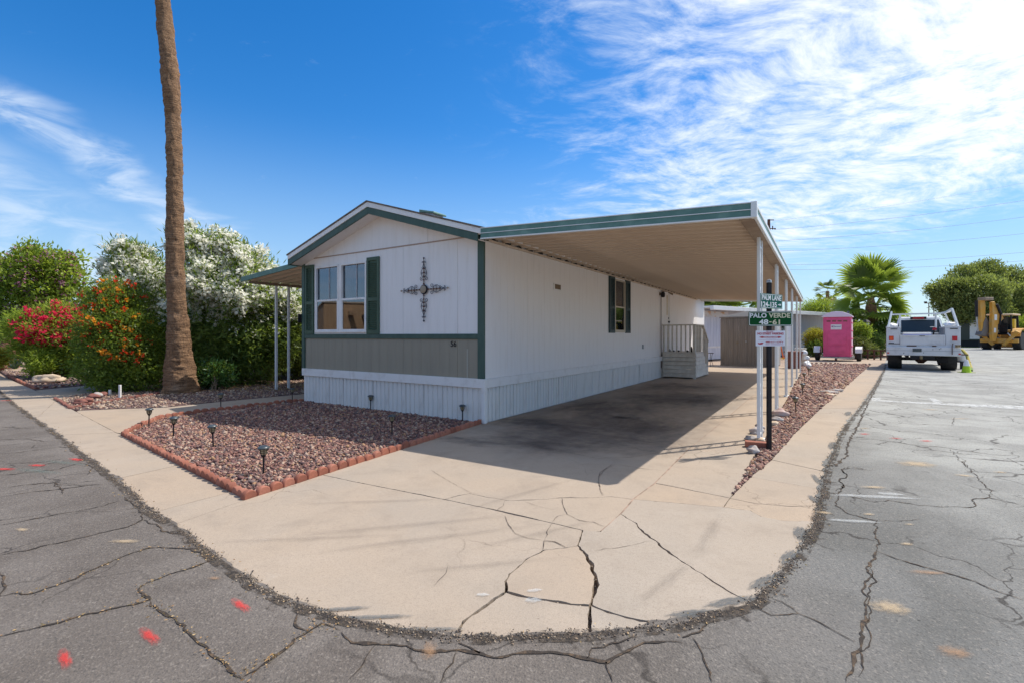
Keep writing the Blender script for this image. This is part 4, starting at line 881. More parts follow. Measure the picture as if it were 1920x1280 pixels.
def fascia_x(y0, y1, zl, zh, name, m, bev=.003):
    MB().hexa([(.19, y0, fz(.19)+zl), (CX1-.05, y0, fz(CX1)+zl), (CX1-.05, y1, fz(CX1)+zl), (.19, y1, fz(.19)+zl)], [(.19, y0, fz(.19)+zh), (CX1-.05, y0, fz(CX1)+zh), (CX1-.05, y1, fz(CX1)+zh), (.19, y1, fz(.19)+zh)]).build(name, m, cp, bev)
fascia_x(CY0-.012, CY0+.03, .0, .062, 'front_fascia', M['fascia']); fascia_x(CY0-.012, CY0+.03, .070, .132, 'front_fascia', M['fascia'])
for zl, zh in [(-.016, -.001), (.062, .070), (.132, .142)]: fascia_x(CY0-.018, CY0+.035, zl, zh, 'fascia_bead', M['metal'], 0)
fascia_x(CY1-.04, CY1, -.02, .13, 'rear_fascia', M['metal'])
zc1 = fz(CX1)
MB().box(CX1-.05, CX1+.006, CY0-.02, CY0+.05, zc1-.018, zc1+.146).build('corner_cap', M['metal'], cp, .003)
MB().box(CX1-.03, CX1, CY0+.05, CY1, zc1-.018, zc1+.046).build('gutter', M['metal'], cp, .004)
MB().box(CX1-.036, CX1-.008, CY0+.05, CY1, zc1+.046, zc1+.104).build('gutter_band', M['fascia'], cp); MB().box(CX1-.03, CX1, CY0+.05, CY1, zc1+.104, zc1+.14).build('gutter_lip', M['metal'], cp, .004)
MB().box(CX1-.15, CX1-.032, CY0+.045, CY1-.05, zc1-.018, zc1-.012).build('gutter_bottom', M['beamtan'], cp)
MB().box(CX1-.165, CX1-.152, CY0+.045, CY1-.05, zc1-.018, zc1+.002).build('eave_beam', M['beamtan'], cp)
hb = MB()
MB().box(CX0-.025, CX0+.03, .03, CY1-.05, cz(CX0)-.035, cz(CX0)-.012).build('ledger', M['pan'], cp)
hng = MB().box(CX0+.0, CX0+.045, 0, .10, cz(CX0)-.010, cz(CX0)+.012).mesh('hanger', M['dark'])
for i in range(40): link('hanger', hng, cp, (0, .15 + i*.35, 0))
# double posts joined by scrolls
PXL = 3.57; PT = zc1 - .018
def post_parts(h, w=.038, sep=.26):
    leg_ = MB().box(-w/2, w/2, -w/2, w/2, 0, h).mesh('post_leg', M['metal'], .004)
    s = MB(); z = .18; i = 0
    while z < h - .2:
        sg = 1 if i % 2 else -1
        for q in (-1, 1):
            pts = [(0, q*x_*1.0, z + .13 + z_*q*sg) for x_, _, z_ in spiral((.052, .0), .048, R(180), 1.2, 1, 16)]
            s.tube(pts, .0045, 4)
        s.tube([(0, -sep/2+w/2, z + .02), (0, 0, z + .13), (0, sep/2-w/2, z + .24)], .0045, 4)
        z += .30; i += 1
    s.bar((0, -sep/2+w/2, .08), (0, sep/2-w/2, .08), .02, .02).bar((0, -sep/2+w/2, h-.1), (0, sep/2-w/2, h-.1), .02, .02)
    scr = s.mesh('post_scrollwork', M['metal'])
    ft = MB().box(-.05, .05, -.05, .05, 0, .006).mesh('foot_plate', M['metal'])
    return leg_, scr, ft
LG, SC, FT = post_parts(PT)
for y in [.78, 3.42, 6.03, 8.43, 11.2, 14.05]:
    pt = thing('carport_post', None, None, (PXL, y + .13, 0)); pt.parent = cp
    for s_ in (-.13, .13): link('post_leg', LG, pt, (0, s_, 0)); link('foot_plate', FT, pt, (0, s_, 0))
    link('post_scrollwork', SC, pt)

# ------------------------------------------------------------------ porch steps at the side door
pc = thing('porch', 'cream wooden side porch with lap board base, balusters and steps under the carport', 'porch', H(.04, 9.38, 0), HRZ)
PW, PD, PZ = .98, 1.1, .80
cream = mat('cream_porch_paint', (.66, .62, .55), .65, col2=(.55, .50, .43), scale=5, bump=.2, bscale=30); M['cream'] = cream
for i in range(6):
    z = .04 + i*.122
    MB().prof([(-.022, z), (-.022, z+.01), (-.004, z+.112), (.01, z+.112), (.01, z)], .0, PW-.012, 'x').build('siding_board', cream, pc)
    ye = PD if i >= 5 else (PD + .28*(1 if i >= 3 else (2 if i >= 1.5 else 3))*.86)
    MB().prof([(PW-.01, z), (PW+.022, z), (PW+.022, z+.01), (PW+.004, z+.112), (PW-.01, z+.112)], -.012, ye, 'y').build('siding_board', cream, pc)
MB().box(0, PW, 0, PD, PZ-.035, PZ).build('deck', cream, pc, .004)
for i in range(3):
    z = PZ - .2*(i+1); y = PD + .26*i; MB().box(0, PW-.012, y, y+.28, z-.03, z).build('step', M['darkterra'], pc, .004); MB().box(.0, PW-.012, y, y+.02, z, z+.165).build('riser', cream, pc)
bal = MB().box(-.02, .02, -.02, .02, PZ, 1.6).mesh('baluster', cream, .003)
for i in range(8): link('baluster', bal, pc, (.03 + i*(PW-.06)/7.0, .02, 0))
for i in range(4): link('baluster', bal, pc, (PW-.03, .25 + i*.23, 0))
for i in range(3):
    y = PD + .14 + i*.24; z0 = PZ - .2*(i+1) + .02; MB().box(PW-.05, PW-.01, y-.02, y+.02, z0, 1.58 - .62*(y-PD)).build('baluster', cream, pc, .003)
MB().box(-.01, PW+.01, -.03, .05, 1.6, 1.64).build('handrail', cream, pc, .004); MB().box(PW-.065, PW+.015, .05, PD+.05, 1.6, 1.64).build('handrail', cream, pc, .004)
MB().hexa([(PW-.065, PD+.05, 1.58), (PW+.015, PD+.05, 1.58), (PW+.015, PD+.85, 1.08), (PW-.065, PD+.85, 1.08)], [(PW-.065, PD+.05, 1.64), (PW+.015, PD+.05, 1.64), (PW+.015, PD+.85, 1.14), (PW-.065, PD+.85, 1.14)]).build('handrail', cream, pc, .004)
MB().box(PW-.08, PW, -.01, .07, .0, 1.6).build('newel_post', cream, pc, .004); MB().box(PW-.07, PW, PD+.76, PD+.84, .0, 1.2).build('newel_post', cream, pc, .004)
for x, y, r, h, nm, lb, ct in [(.83, .14, .035, .17, 'bottle', 'dark bottle standing on the cream porch deck behind the balusters', 'bottle'), (.16, .2, .04, .09, 'jar', 'small grey jar on the cream porch deck beside the door wall', 'jar')]:
    o = MB().lathe([(r, 0), (r, h*.65), (r*.45, h*.82), (r*.45, h), (0, h)], 10).build(nm, M['black'] if nm == 'bottle' else M['steel'], None, smooth=True, loc=H(.04+x, 9.38+y, PZ)); tag(o, lb, ct)
for i, (x, lb) in enumerate([(.28, 'black slipper on the porch deck nearest the door wall'), (.44, 'black slipper in the middle of the porch deck'), (.70, 'worn dark shoe on the porch deck beside the bottle')]):
    o = link('slipper', boulder('slipper', (.045, .11, .03), M['black'], i+3, 2), None, H(.04+x, 9.38+.16, PZ+.025), (0, 0, HRZ+random.uniform(-.4, .4))); tag(o, lb, 'shoe')

# ------------------------------------------------------------------ awning on the far side of the home
aw = thing('patio_awning', 'low corrugated awning with weathered green fascia on the far side of the home', 'awning', HC, HRZ)
AX0, AX1, AY0, AY1 = -7.02, -4.5, .15, 8.0
def az_(x): return 2.56 + (x-AX0)*.082
V = []; Fc = []; pr = [(0, 0), (.06, 0), (.09, .05), (.18, .05), (.21, 0), (.25, 0)]
for i, (y, z) in enumerate(pr): V += [(AX0, y, az_(AX0)+z), (AX1, y, az_(AX1)+z)]
for i in range(5): Fc.append((2*i, 2*i+1, 2*i+3, 2*i+2))
pm = bpy.data.meshes.new('corrugated_sheet'); pm.from_pydata(V, [], Fc); pm.materials.append(M['pan'])
for i in range(31): link('corrugated_sheet', pm, aw, (0, AY0 + .03 + i*.25, 0))
MB().hexa([(AX0-.01, AY0-.01, az_(AX0)-.03), (AX1+.08, AY0-.01, az_(AX1)-.02), (AX1+.08, AY0+.02, az_(AX1)-.02), (AX0-.01, AY0+.02, az_(AX0)-.03)], [(AX0-.01, AY0-.01, az_(AX0)+.08), (AX1+.08, AY0-.01, az_(AX1)+.08), (AX1+.08, AY0+.02, az_(AX1)+.08), (AX0-.01, AY0+.02, az_(AX0)+.08)]).build('front_fascia', M['fascia'], aw, .003)
MB().box(AX0+.22, AX0+.27, AY0+.04, AY1, az_(AX0)-.075, az_(AX0)-.012).build('beam', M['beamtan'], aw)
LG2, SC2, FT2 = post_parts(2.5, .05, .32)
for y in (.86, 4.6, 7.6):
    pt = thing('awning_post', None, None, (-6.80, y + .16, 0)); pt.parent = aw
    for s_ in (-.16, .16): link('post_leg', LG2, pt, (0, s_, 0))


# ------------------------------------------------------------------ street sign post
sg = thing('sign_post', 'black square post with two green street signs and a white parking notice', 'street sign', G(1442, 843), 0)
MB().box(-.022, .022, -.022, .022, -.05, 1.90).build('post', M['black'], sg, .004)
MB().lathe([(.032, 1.90), (.032, 1.915), (.026, 1.93), (.0, 1.94)], 4, (0, 0, 0)).build('post_cap', M['steel'], sg)
sgt = mat('teal_sign_sheeting', (.0, .11, .075), .7, spec=.2); sgg = mat('green_sign_sheeting', (.0, .065, .014), .7, spec=.2); sgw = mat('white_sign_lettering', (.72, .74, .74), .5); sgy = mat('faded_sign_lettering', (.62, .58, .40), .5); notw = mat('white_notice_sheet', (.72, .72, .78), .5); red = mat('red_print', (.42, .012, .03), .6); pkr = mat('faint_pink_print', (.55, .33, .45), .6)
def rrect(w, h, r, n=5):
    P_ = []
    for cx_, cy_, a in [(w/2-r, h/2-r, 0), (-w/2+r, h/2-r, 90), (-w/2+r, -h/2+r, 180), (w/2-r, -h/2+r, 270)]:
        for i in range(n+1): t = R(a + 90*i/n); P_.append((cx_ + r*math.cos(t), cy_ + r*math.sin(t)))
    return P_
def plate(name, w, h, r, m, z, rz, border=None, y=-.0265, bm_=None, off=0.0):
    p = thing(name, None, None, (0, 0, 0), rz); p.parent = sg
    MB().prof([(a+off, b + z) for a, b in rrect(w, h, r)], y-.003, y).build('plate', m, p)
    if border:
        a_, b_ = rrect(w-.012, h-.012, r*.8), rrect(w-.024, h-.024, r*.7); V = [(x+off, y-.0042, q+z) for x, q in a_] + [(x+off, y-.0042, q+z) for x, q in b_]; k = len(a_)
        MB().add(V, [(i, (i+1) % k, k+(i+1) % k, k+i) for i in range(k)]).build('border', border, p)
    return p
def letter(p, body, w, h, x, z, m, bold=.028, y=-.031): return link('lettering', text_fit(body, w, h, m, bold), p, (x, y, z), (R(90), 0, 0))
p1 = plate('upper_sign', .43, .168, .008, sgt, 1.685, R(31), sgw)
letter(p1, 'PALM LANE', .375, .058, 0, 1.724, sgw); letter(p1, '124-135', .30, .060, -.05, 1.648, sgw)
MB().prof([(.125, 1.645), (.16, 1.645), (.16, 1.634), (.19, 1.650), (.16, 1.666), (.16, 1.655), (.125, 1.655)], -.031, -.030).build('arrow', sgw, p1)
p2 = plate('lower_sign', .497, .166, .022, sgg, 1.489, 0, sgw, off=-.0)
letter(p2, 'PALO', .188, .054, -.138, 1.525, sgw); letter(p2, 'VERDE', .245, .054, .102, 1.525, sgy)
letter(p2, '48', .105, .058, -.078, 1.452, sgw); letter(p2, '-', .028, .010, -.002, 1.452, sgy, .0); letter(p2, '61', .085, .058, .065, 1.452, sgy)
p3 = plate('parking_notice', .333, .172, .002, notw, 1.268, 0)
letter(p3, 'TOW AWAY', .085, .009, -.01, 1.345, red); letter(p3, 'NO STREET PARKING', .295, .026, 0, 1.320, red)
MB().prof([(-.13, 1.281), (-.09, 1.293), (-.09, 1.289), (.09, 1.289), (.09, 1.293), (.13, 1.281), (.09, 1.269), (.09, 1.273), (-.09, 1.273), (-.09, 1.269)], -.031, -.030).build('arrow', red, p3)
letter(p3, 'TOW AWAY ZONE', .16, .011, 0, 1.281, notw, y=-.032)
for zz, a, b in [(1.259, -.05, .06), (1.249, -.14, .13)]: MB().box(a, b, -.031, -.030, zz, zz+.002).build('rule', pkr, p3)
letter(p3, '480-611-CITY', .205, .018, .045, 1.226, red)
MB().box(-.055, -.01, -.031, -.030, 1.196, 1.205).box(.0, .145, -.031, -.030, 1.197, 1.204).build('rule', pkr, p3)
MB().prof([(-.147, 1.222), (-.125, 1.216), (-.10, 1.222), (-.078, 1.220), (-.09, 1.205), (-.11, 1.200), (-.135, 1.204)], -.031, -.030).build('logo', red, p3)
# ------------------------------------------------------------------ scalloped brick edging
sc_poly = [(-.058, .0), (-.058, .048), (-.048, .072), (-.028, .088), (0, .094), (.028, .088), (.048, .072), (.058, .048), (.058, .0)]
def scal_mesh(name, m, hh=1.0):
    b = MB(); n = len(sc_poly)
    # each scallop is a bulging lobe: wider in the middle than at its faces
    V = []; 
    for (k, ins) in [(-.030, .86), (-.020, 1.0), (.020, 1.0), (.030, .86)]:
        V += [(x*ins, k, z*hh*(1 if ins == 1 else .95)) for x, z in sc_poly]
    Fc = [tuple(range(n)), tuple(3*n + i for i in range(n-1, -1, -1))]
    for r in range(3): Fc += [(r*n+i, r*n+n+i, r*n+n+(i+1) % n, r*n+(i+1) % n) for i in range(n)]
    b.add(V, Fc); return b.mesh(name, m, 0, True)
SCM = scal_mesh('scallop_brick', M['terracotta']); SCD = scal_mesh('scallop_brick', M['darkterra'], .8)
SC2_ = [scal_mesh('scallop_brick', mat('terracotta_tone_%s' % 'abc'[i], c, .88, col2=tuple(q*.68 for q in c), scale=8, bump=.5, bscale=45)) for i, c in enumerate([(.36, .125, .075), (.30, .105, .065), (.40, .155, .10)])]
def edging(path, label, pitch=.116, me=SCM, z=-.022, bulge=True):
    P_ = [p if isinstance(p, Vector) else G(*p) for p in path]; t = thing('garden_edging', label, 'garden edging', (P_[0].x, P_[0].y, 0)); base = t.location
    i = 0; acc = 0.0; d = 0.0
    for a, b in zip(P_, P_[1:]):
        L = (b-a).length; ang = math.atan2(b.y-a.y, b.x-a.x)
        while d < L:
            p = a.lerp(b, d/L); link('scallop_brick', me if me is not SCM else random.choice(SC2_), t, (p.x-base.x, p.y-base.y, z + random.uniform(-.008, .008)), (random.uniform(-.09, .09), random.uniform(-.07, .07), ang + random.uniform(-.07, .07)), (1, random.uniform(.76, .95), random.uniform(.86, .98)))
            d += pitch
        d -= L
    return t
edging([(233,816),(460,931)], 'terracotta scalloped brick row along the left sidewalk side of the front gravel bed')
edging([(466,932),(604,888),(904,792)], 'terracotta scalloped brick row between the front gravel bed and the driveway', .122)
edging([(238,812),(262,800),(300,784.5),(345,776),(566,751.5)], 'terracotta scalloped brick row between the front gravel bed and the path', .122)
edging([(104,748),(131,765)], 'short dark brick row at the sidewalk end of the palm bed', .13, SCD)
edging([(136,765),(170,758),(235,747),(300,738)], 'dark scalloped brick row under the orange flowered bush', .16, SCD)
edging([(14,704),(64,729)], 'pink brick row along the sidewalk beside the tan rock', .2)
edging([(68,728),(120,723),(185,718)], 'low brick row behind the tan rock beside the neighbouring path', .2, SCD)
edging([(1522,680.5),(1565,681),(1600,684),(1622,689)], 'dark red brick row at the far end of the gravel strip', .2, SCD)
# ------------------------------------------------------------------ solar path lamps
def lamp():
    t = thing('path_lamp', '', 'garden lamp')
    MB().lathe([(.006, -.03), (.0075, .0), (.0075, .15), (.012, .155), (.012, .16)], 8).build('stake', M['black'], t)
    MB().lathe([(.012, .158), (.019, .166), (.022, .172), (.020, .176), (.0, .176)], 12).build('lamp_base', M['black'], t)
    MB().lathe([(.019, .176), (.026, .19), (.029, .215), (.029, .23), (.0, .23)], 12).build('lamp_glass', M['lampglass'], t, smooth=True)
    c = MB()
    for k in range(6):
        a = k*math.pi/3; c.tube([(.0205*math.cos(a), .0205*math.sin(a), .176), (.028*math.cos(a), .028*math.sin(a), .19), (.031*math.cos(a), .031*math.sin(a), .215), (.031*math.cos(a), .031*math.sin(a), .232)], .0022, 4)
    for z, r in [(.195, .0285), (.214, .0315)]: c.tube([(r*math.cos(k*math.pi/8), r*math.sin(k*math.pi/8), z) for k in range(17)], .0018, 4)
    c.build('cage', M['black'], t)
    MB().lathe([(.044, .229), (.047, .234), (.046, .240), (.036, .249), (.022, .256), (.0, .258)], 18).build('lamp_cap', M['solar'], t, smooth=True)
    return t
proto = lamp(); first = True
for px, py, lean, lb in [(494,888,(.0,.02),'nearest solar path lamp, in the sunlit gravel by the bed\'s front corner'), (400,838,(.02,-.05),'tilted solar path lamp third along the sidewalk side of the front bed'),
  (325,819,(.0,-.06),'leaning solar path lamp second from the far corner of the front bed'), (279,799,(.0,-.03),'solar path lamp at the far left corner of the front gravel bed'),
  (414,764,(0,.01),'solar path lamp at the back edging of the bed in front of the palm'), (548,751,(0,.0),'small solar path lamp beside the far corner of the white skirting'),
  (695,768,(.0,-.03),'solar path lamp against the white skirting halfway along the gable wall'), (735,814,(.01,.0),'solar path lamp standing where shade meets sun near the driveway edging'),
  (867,790,(.0,.0),'solar path lamp against the white skirting next to the driveway corner'), (1492.5,773,(.03,.03),'nearest solar path lamp in the gravel strip beside the carport posts'),
  (1505,741,(.0,.02),'second solar path lamp along the gravel strip beside the carport posts'), (1508,716,(.0,.0),'third solar path lamp along the gravel strip beside the carport posts'), (1516,704,(.0,.01),'farthest solar path lamp in the gravel strip, near the white lumpy rock')]:
    o = proto if first else copy_tree(proto); first = False; p = G(px, py); o.location = (p.x, p.y, .0); s_ = .268/.258*(1.0 + random.uniform(-.03, .03)); o.scale = (s_*1.06, s_*1.06, s_)
    o.rotation_euler = (lean[0], lean[1], random.random()*6); o['label'] = lb; o['group'] = 'solar path lamps stuck in the gravel'
# ------------------------------------------------------------------ stones by the sign post
def stone(name, px, py, size, m, seed, label, rz=0.0, z=None, cat='rock', group=None, sub=3):
    p = G(px, py); o = link(name, boulder(name, size, m, seed, sub), None, (p.x, p.y, size[2]*.62 if z is None else z), (0, 0, rz)); tag(o, label, cat, group); return o
stone('rock', 1412, 848, (.075,.055,.045), M['rock'], 1, 'pointed grey and tan rock leaning on the orange brick by the sign post', .4)
b = MB().box(-.115, .115, -.045, .045, 0, .07).build('brick', M['terracotta'], None, .006, loc=tuple(G(1417, 838)[:2]) + (.0,)); b.rotation_euler = (0, 0, -.45); tag(b, 'orange brick lying beside the base of the sign post', 'brick')
stone('rock', 1408, 824, (.08,.05,.035), M['rock'], 4, 'flat grey rock just behind the orange brick', -.3)
stone('rock', 1418, 812, (.10,.06,.05), M['rock'], 7, 'rounded grey pink rock left of the first carport post', .3)
stone('rock', 1425, 829, (.055,.05,.04), M['rocktan'], 9, 'small tan rock tucked between orange brick and sign post', .8)
stone('rock', 1424, 803, (.06,.05,.045), M['rock'], 12, 'pale green grey rock behind the rounded rock by the first post', 0)
stone('rock', 1462, 780, (.13,.09,.075), M['rockpink'], 5, 'large pink banded rock at the foot of the second carport post', -.5)
stone('rock', 1456, 789, (.10,.05,.04), M['rock'], 15, 'flat pale grey rock in front of the pink banded rock', -.3)
stone('rock', 1452, 797, (.06,.045,.04), M['rocktan'], 17, 'small rounded tan rock lowest of the pile by the second post', 0)
stone('rock', 1553, 736, (.20,.10,.035), M['rock'], 21, 'thin grey rock lying in the gravel strip near the sidewalk', -.6)
stone('rock', 1556, 741, (.14,.10,.03), M['rocktan'], 23, 'pale tan rock beside the thin grey rock in the gravel strip', -.6)
stone('rock', 1566, 733.5, (.16,.05,.04), M['rock'], 25, 'long grey rock at the sidewalk edge of the gravel strip', -.2)
stone('boulder', 92, 717, (.36,.24,.15), M['rocktan'], 27, 'sunlit tan boulder in the small gravel bed by the left path', .1)
# white lumpy thing and planter at the far end of the carport
pb = thing('planter_box', 'beige box planter behind the last carport post', 'planter', A(1501, 660, 21.0)*1, HRZ); pb.location.z = 0
MB().box(-.2, .2, -.2, .2, 0, .72).build('box', M['cream'], pb, .01); MB().box(-.22, .22, -.22, .22, .72, .75).build('rim', M['cream'], pb, .01)
for i, (px, py, r, z) in enumerate([(1513,687,.13,.11),(1516,690,.11,.10),(1512,686,.12,.34),(1509,686,.11,.56)]):
    p = G(px, py); o = link('white_rock', boulder('white_rock', (r, r*.8, r*1.0), M['metal'], 30+i, 3), None, (p.x, p.y, z)); tag(o, ['lowest white lumpy rock beside the beige planter', 'white lumpy rock nearest the gravel beside the planter', 'middle white lumpy rock stacked against the beige planter', 'topmost white lumpy rock leaning on the beige planter'][i], 'rock', 'white rocks stacked by the planter')
bp_ = thing('flower_pot', 'brown square pot between the last two carport posts', 'pot', G(1488, 690), 0); MB().hexa([(-.17,-.17,0),(.17,-.17,0),(.17,.17,0),(-.17,.17,0)], [(-.23,-.23,.62),(.23,-.23,.62),(.23,.23,.62),(-.23,.23,.62)]).build('body', M['darkterra'], bp_, .01); MB().box(-.25, .25, -.25, .25, .62, .68).build('rim', M['darkterra'], bp_, .006)
# ------------------------------------------------------------------ metal shed
shm = mat('taupe_shed_metal', (.235, .195, .16), .5, col2=(.19, .155, .125), scale=2, stretch=(6, 6, .5)); shl = mat('pale_shed_trim', (.5, .47, .42), .5)
sh = thing('storage_shed', 'taupe ribbed metal storage shed at the end of the carport', 'shed', H(.50, 16.75, 0), HRZ - R(1.2))
def ribbed(w, h, m, pitch=.1, d=.014):
    prof = []; x = 0.0
    while x < w - .01: prof += [(x, 0), (min(w, x+pitch*.5), 0), (min(w, x+pitch*.62), d), (min(w, x+pitch*.88), d)]; x += pitch
    prof.append((w, 0)); V = []; Fc = []
    for a, dd_ in prof: V += [(a, dd_, 0), (a, dd_, h)]
    for i in range(len(prof)-1): Fc.append((2*i, 2*i+2, 2*i+3, 2*i+1))
    me = bpy.data.meshes.new('ribbed_panel'); me.from_pydata(V, [], Fc); me.materials.append(m); return me
SWd, SHh = 2.15, 2.05
MB().box(.02, SWd-.02, .03, 1.75, 0, SHh).build('body', shm, sh)
for i in range(4):
    w = SWd/4; nm = 'door' if i in (1, 2) else 'wall_panel'; link(nm, ribbed(w-.008, SHh-.08, shm, .09), sh, (i*w+.004, -.012 if i in (1,2) else 0, .05))
link('wall_panel', ribbed(1.75, SHh-.06, mat('light_shed_side', (.52, .50, .46), .5), .12), sh, (SWd+.0, 0, .04), (0, 0, R(90)))
MB().box(-.03, SWd+.03, -.04, .02, SHh, SHh+.05).build('roof_edge', shm, sh); MB().prof([(-.05, SHh+.05), (SWd+.05, SHh+.05), (SWd/2, SHh+.28)], -.03, 1.8).build('roof', shl, sh)
MB().box(0, SWd, -.02, .02, 0, .05).build('base_rail', shm, sh)
MB().box(SWd/4+.1, SWd/4+.2, -.04, -.015, .98, 1.02).build('latch', M['brass'], sh); MB().lathe([(.03, 0), (.03, .02), (.0, .03)], 8, (SWd/2-.06, -.03, 1.05), 'y').build('handle', M['steel'], sh)
# small black bistro stool behind the porch
st = thing('plant_stand', 'thin black metal plant stand behind the porch steps', 'plant stand', G(1331, 686), .3)
for a in range(3):
    t = a*2.1; MB().tube([(.17*math.cos(t), .17*math.sin(t), 0), (.07*math.cos(t), .07*math.sin(t), .3), (.13*math.cos(t), .13*math.sin(t), .55)], .009, 5).build('leg', M['black'], st)
MB().lathe([(.16, .55), (.16, .57), (0, .57)], 14).build('top', M['black'], st); MB().lathe([(.12, .22), (.12, .235), (0, .235)], 12).build('shelf', M['black'], st)
# ------------------------------------------------------------------ white neighbour home behind
nbw = mat('bluish_white_siding', (.66, .68, .74), .6, col2=(.56, .58, .65), scale=1.2, stretch=(5, 5, .5)); nbs = mat('grey_blue_siding', (.52, .55, .62), .6, col2=(.44, .47, .54), scale=1.2, stretch=(5, 5, .5))
L0 = A(1296, 629, 25.5); L1 = A(1560, 629, 35.5); dirn = Vector((L1.x-L0.x, L1.y-L0.y, 0)); LEN = dirn.length; rzn = math.atan2(dirn.y, dirn.x)
nh = thing('neighbour_home', 'long white mobile home with ribbed walls and white roof edge behind the shed', 'mobile home', (L0.x, L0.y, 0), rzn)
MB().box(0, LEN, .05, 4.2, 0, 2.72).build('wall', nbs, nh)
nx = int(LEN/.6)
for i in range(nx):
    m_ = nbw if i*.6 < 3.4 else nbs; key = 'rp%d' % (i*.6 < 3.4)
    if key not in _dc: _dc[key] = ribbed(.594, 1.95, m_, .15)
    link('wall_panel', _dc[key], nh, (i*.6, .02, .72))
MB().box(0, LEN, -.02, .03, .62, .72).build('skirt_rail', M['white'], nh)
MB().box(0, LEN, .0, .02, 0, .62).build('skirting', nbw, nh)
MB().box(.3, LEN+.3, -1.1, -.9, 2.62, 2.84).build('roof_edge', M['metal'], nh, .01); MB().box(.3, LEN+.3, -.9, 4.3, 2.74, 2.84).build('roof', M['metal'], nh)
MB().box(.2, 3.3, -.03, .02, 2.32, 2.62).build('eave_board', mat('peeling_eave_paint', (.55, .38, .25), .7, col2=(.6, .62, .66), scale=2.2, lo=.42, hi=.5), nh)
for px in (1470, 1518):
    k = (px-960)/F; t = (L0.x - k*L0.y)/(k*dirn.y - dirn.x)*LEN; MB().box(t-.06, t+.06, -1.0, -.88, 0, 2.64).build('post', M['white'], nh)
for px0, px1, zz0, zz1 in [(1464, 1475, 1.35, 2.0)]:
    tt = [(L0.x - (q-960)/F*L0.y)/((q-960)/F*dirn.y - dirn.x)*LEN for q in (px0, px1)]; w = MB().box(tt[0], tt[1], -.03, .01, zz0, zz1).build('window', M['white'], nh); MB().box(tt[0]+.04, tt[1]-.04, -.04, -.031, zz0+.04, zz1-.04).build('pane', M['glass'], w); MB().box(tt[0]+.03, tt[1]-.03, -.0308, -.0303, zz0+.03, zz1-.03).build('backing', M['dark'], w)
# sawhorse, board, boxes in the neighbour's yard
sw = thing('sawhorse', 'orange wooden sawhorse by the neighbour wall behind the carport posts', 'sawhorse', A(1470, 660, 27)*1, .4); sw.location.z = 0; orange = mat('orange_paint', (.62, .13, .02), .6)
for a, b in [((-.3, -.2, 0), (-.28, 0, .8)), ((-.3, .2, 0), (-.28, 0, .8)), ((.3, -.2, 0), (.28, 0, .8)), ((.3, .2, 0), (.28, 0, .8))]: MB().bar(a, b, .06, .04).build('leg', orange, sw)
MB().bar((-.4, 0, .82), (.4, 0, .82), .06, .1).build('beam', orange, sw)
wb = MB().bar((0, 0, 0), (.12, .3, 2.3), .32, .03).build('leaning_board', M['white'], None, loc=tuple(A(1480, 660, 24.5)[:2]) + (0,)); tag(wb, 'tall white board leaning between the carport posts', 'board')
yp = MB().bar((-1.2, 0, .06), (1.3, .5, .06), .05, .05).build('yellow_pole', mat('yellow_paint', (.75, .45, .03), .5), None, loc=tuple(G(1478, 674)[:2]) + (0,)); tag(yp, 'yellow pole lying on the ground behind the carport posts', 'pole')
# ------------------------------------------------------------------ pink portable toilet on a trailer
pink = mat('pink_toilet_plastic', (.82, .10, .25), .4, col2=(.72, .085, .21), scale=3, bump=.1, bscale=6); pale = mat('translucent_pale_roof', (.78, .62, .72), .4)
tp = A(1571, 629, 25.2); tl = thing('toilet_trailer', 'low steel two wheeled trailer carrying the pink toilet', 'trailer', (tp.x, tp.y, 0), R(-39))
MB().box(-.66, .66, -.66, .9, .16, .22).build('frame', M['steel'], tl); MB().bar((0, -.6, .19), (0, -1.0, .19), .08, .08).build('drawbar', M['steel'], tl); MB().lathe([(.05, -.05), (.08, 0), (.05, .05)], 10, (0, -.95, .09), 'x').build('jockey_wheel', M['rust'], tl)
def wheel(parent, x, y, r, w, rim=M['steel'], name='wheel', n=20, rr=.55):
    wv = MB().lathe([(r*rr, -w/2), (r*.92, -w/2), (r, -w/2*.72), (r, w/2*.72), (r*.92, w/2), (r*rr, w/2)], n, (x, y, r), 'x').build(name, M['rubber'], parent, smooth=True)
    MB().lathe([(r*rr*.98, -w/2*.8), (r*rr*.6, -w/2*.55), (r*.12, -w/2*.6), (r*.12, w/2*.6), (r*rr*.6, w/2*.55), (r*rr*.98, w/2*.8)], n, (x, y, r), 'x').build('rim', rim, wv, smooth=True); return wv
for s_ in (-1, 1):
    wheel(tl, s_*.90, .0, .33, .2)
    MB().prof([(-.42, .42), (-.36, .62), (-.15, .74), (.15, .74), (.36, .62), (.42, .42), (.39, .42), (.33, .6), (.14, .71), (-.14, .71), (-.33, .6), (-.39, .42)], s_*.90-.14, s_*.90+.14, 'x').build('mudguard', M['metal'], tl)
pt_ = thing('portable_toilet', 'pink portable toilet cabin with a pale domed roof and a white sticker', 'portable toilet', tuple(tl.location[:2]) + (.22,), R(-38))
MB().box(-.6, .6, -.6, .6, 0, 2.02).build('cabin', pink, pt_, .03)
MB().box(-.52, .52, -.625, -.601, .12, 1.86).build('rear_panel', pink, pt_, .012); MB().box(-.40, .40, -.64, -.626, .62, 1.15).build('moulded_recess', pink, pt_, .012); MB().box(-.40, .40, -.64, -.626, .25, .55).build('moulded_recess', pink, pt_, .012)
for i in range(4): MB().box(-.44 + i*.235, -.27 + i*.235, -.632, -.624, 1.78, 1.85).build('air_vent', M['darkterra'], pt_)
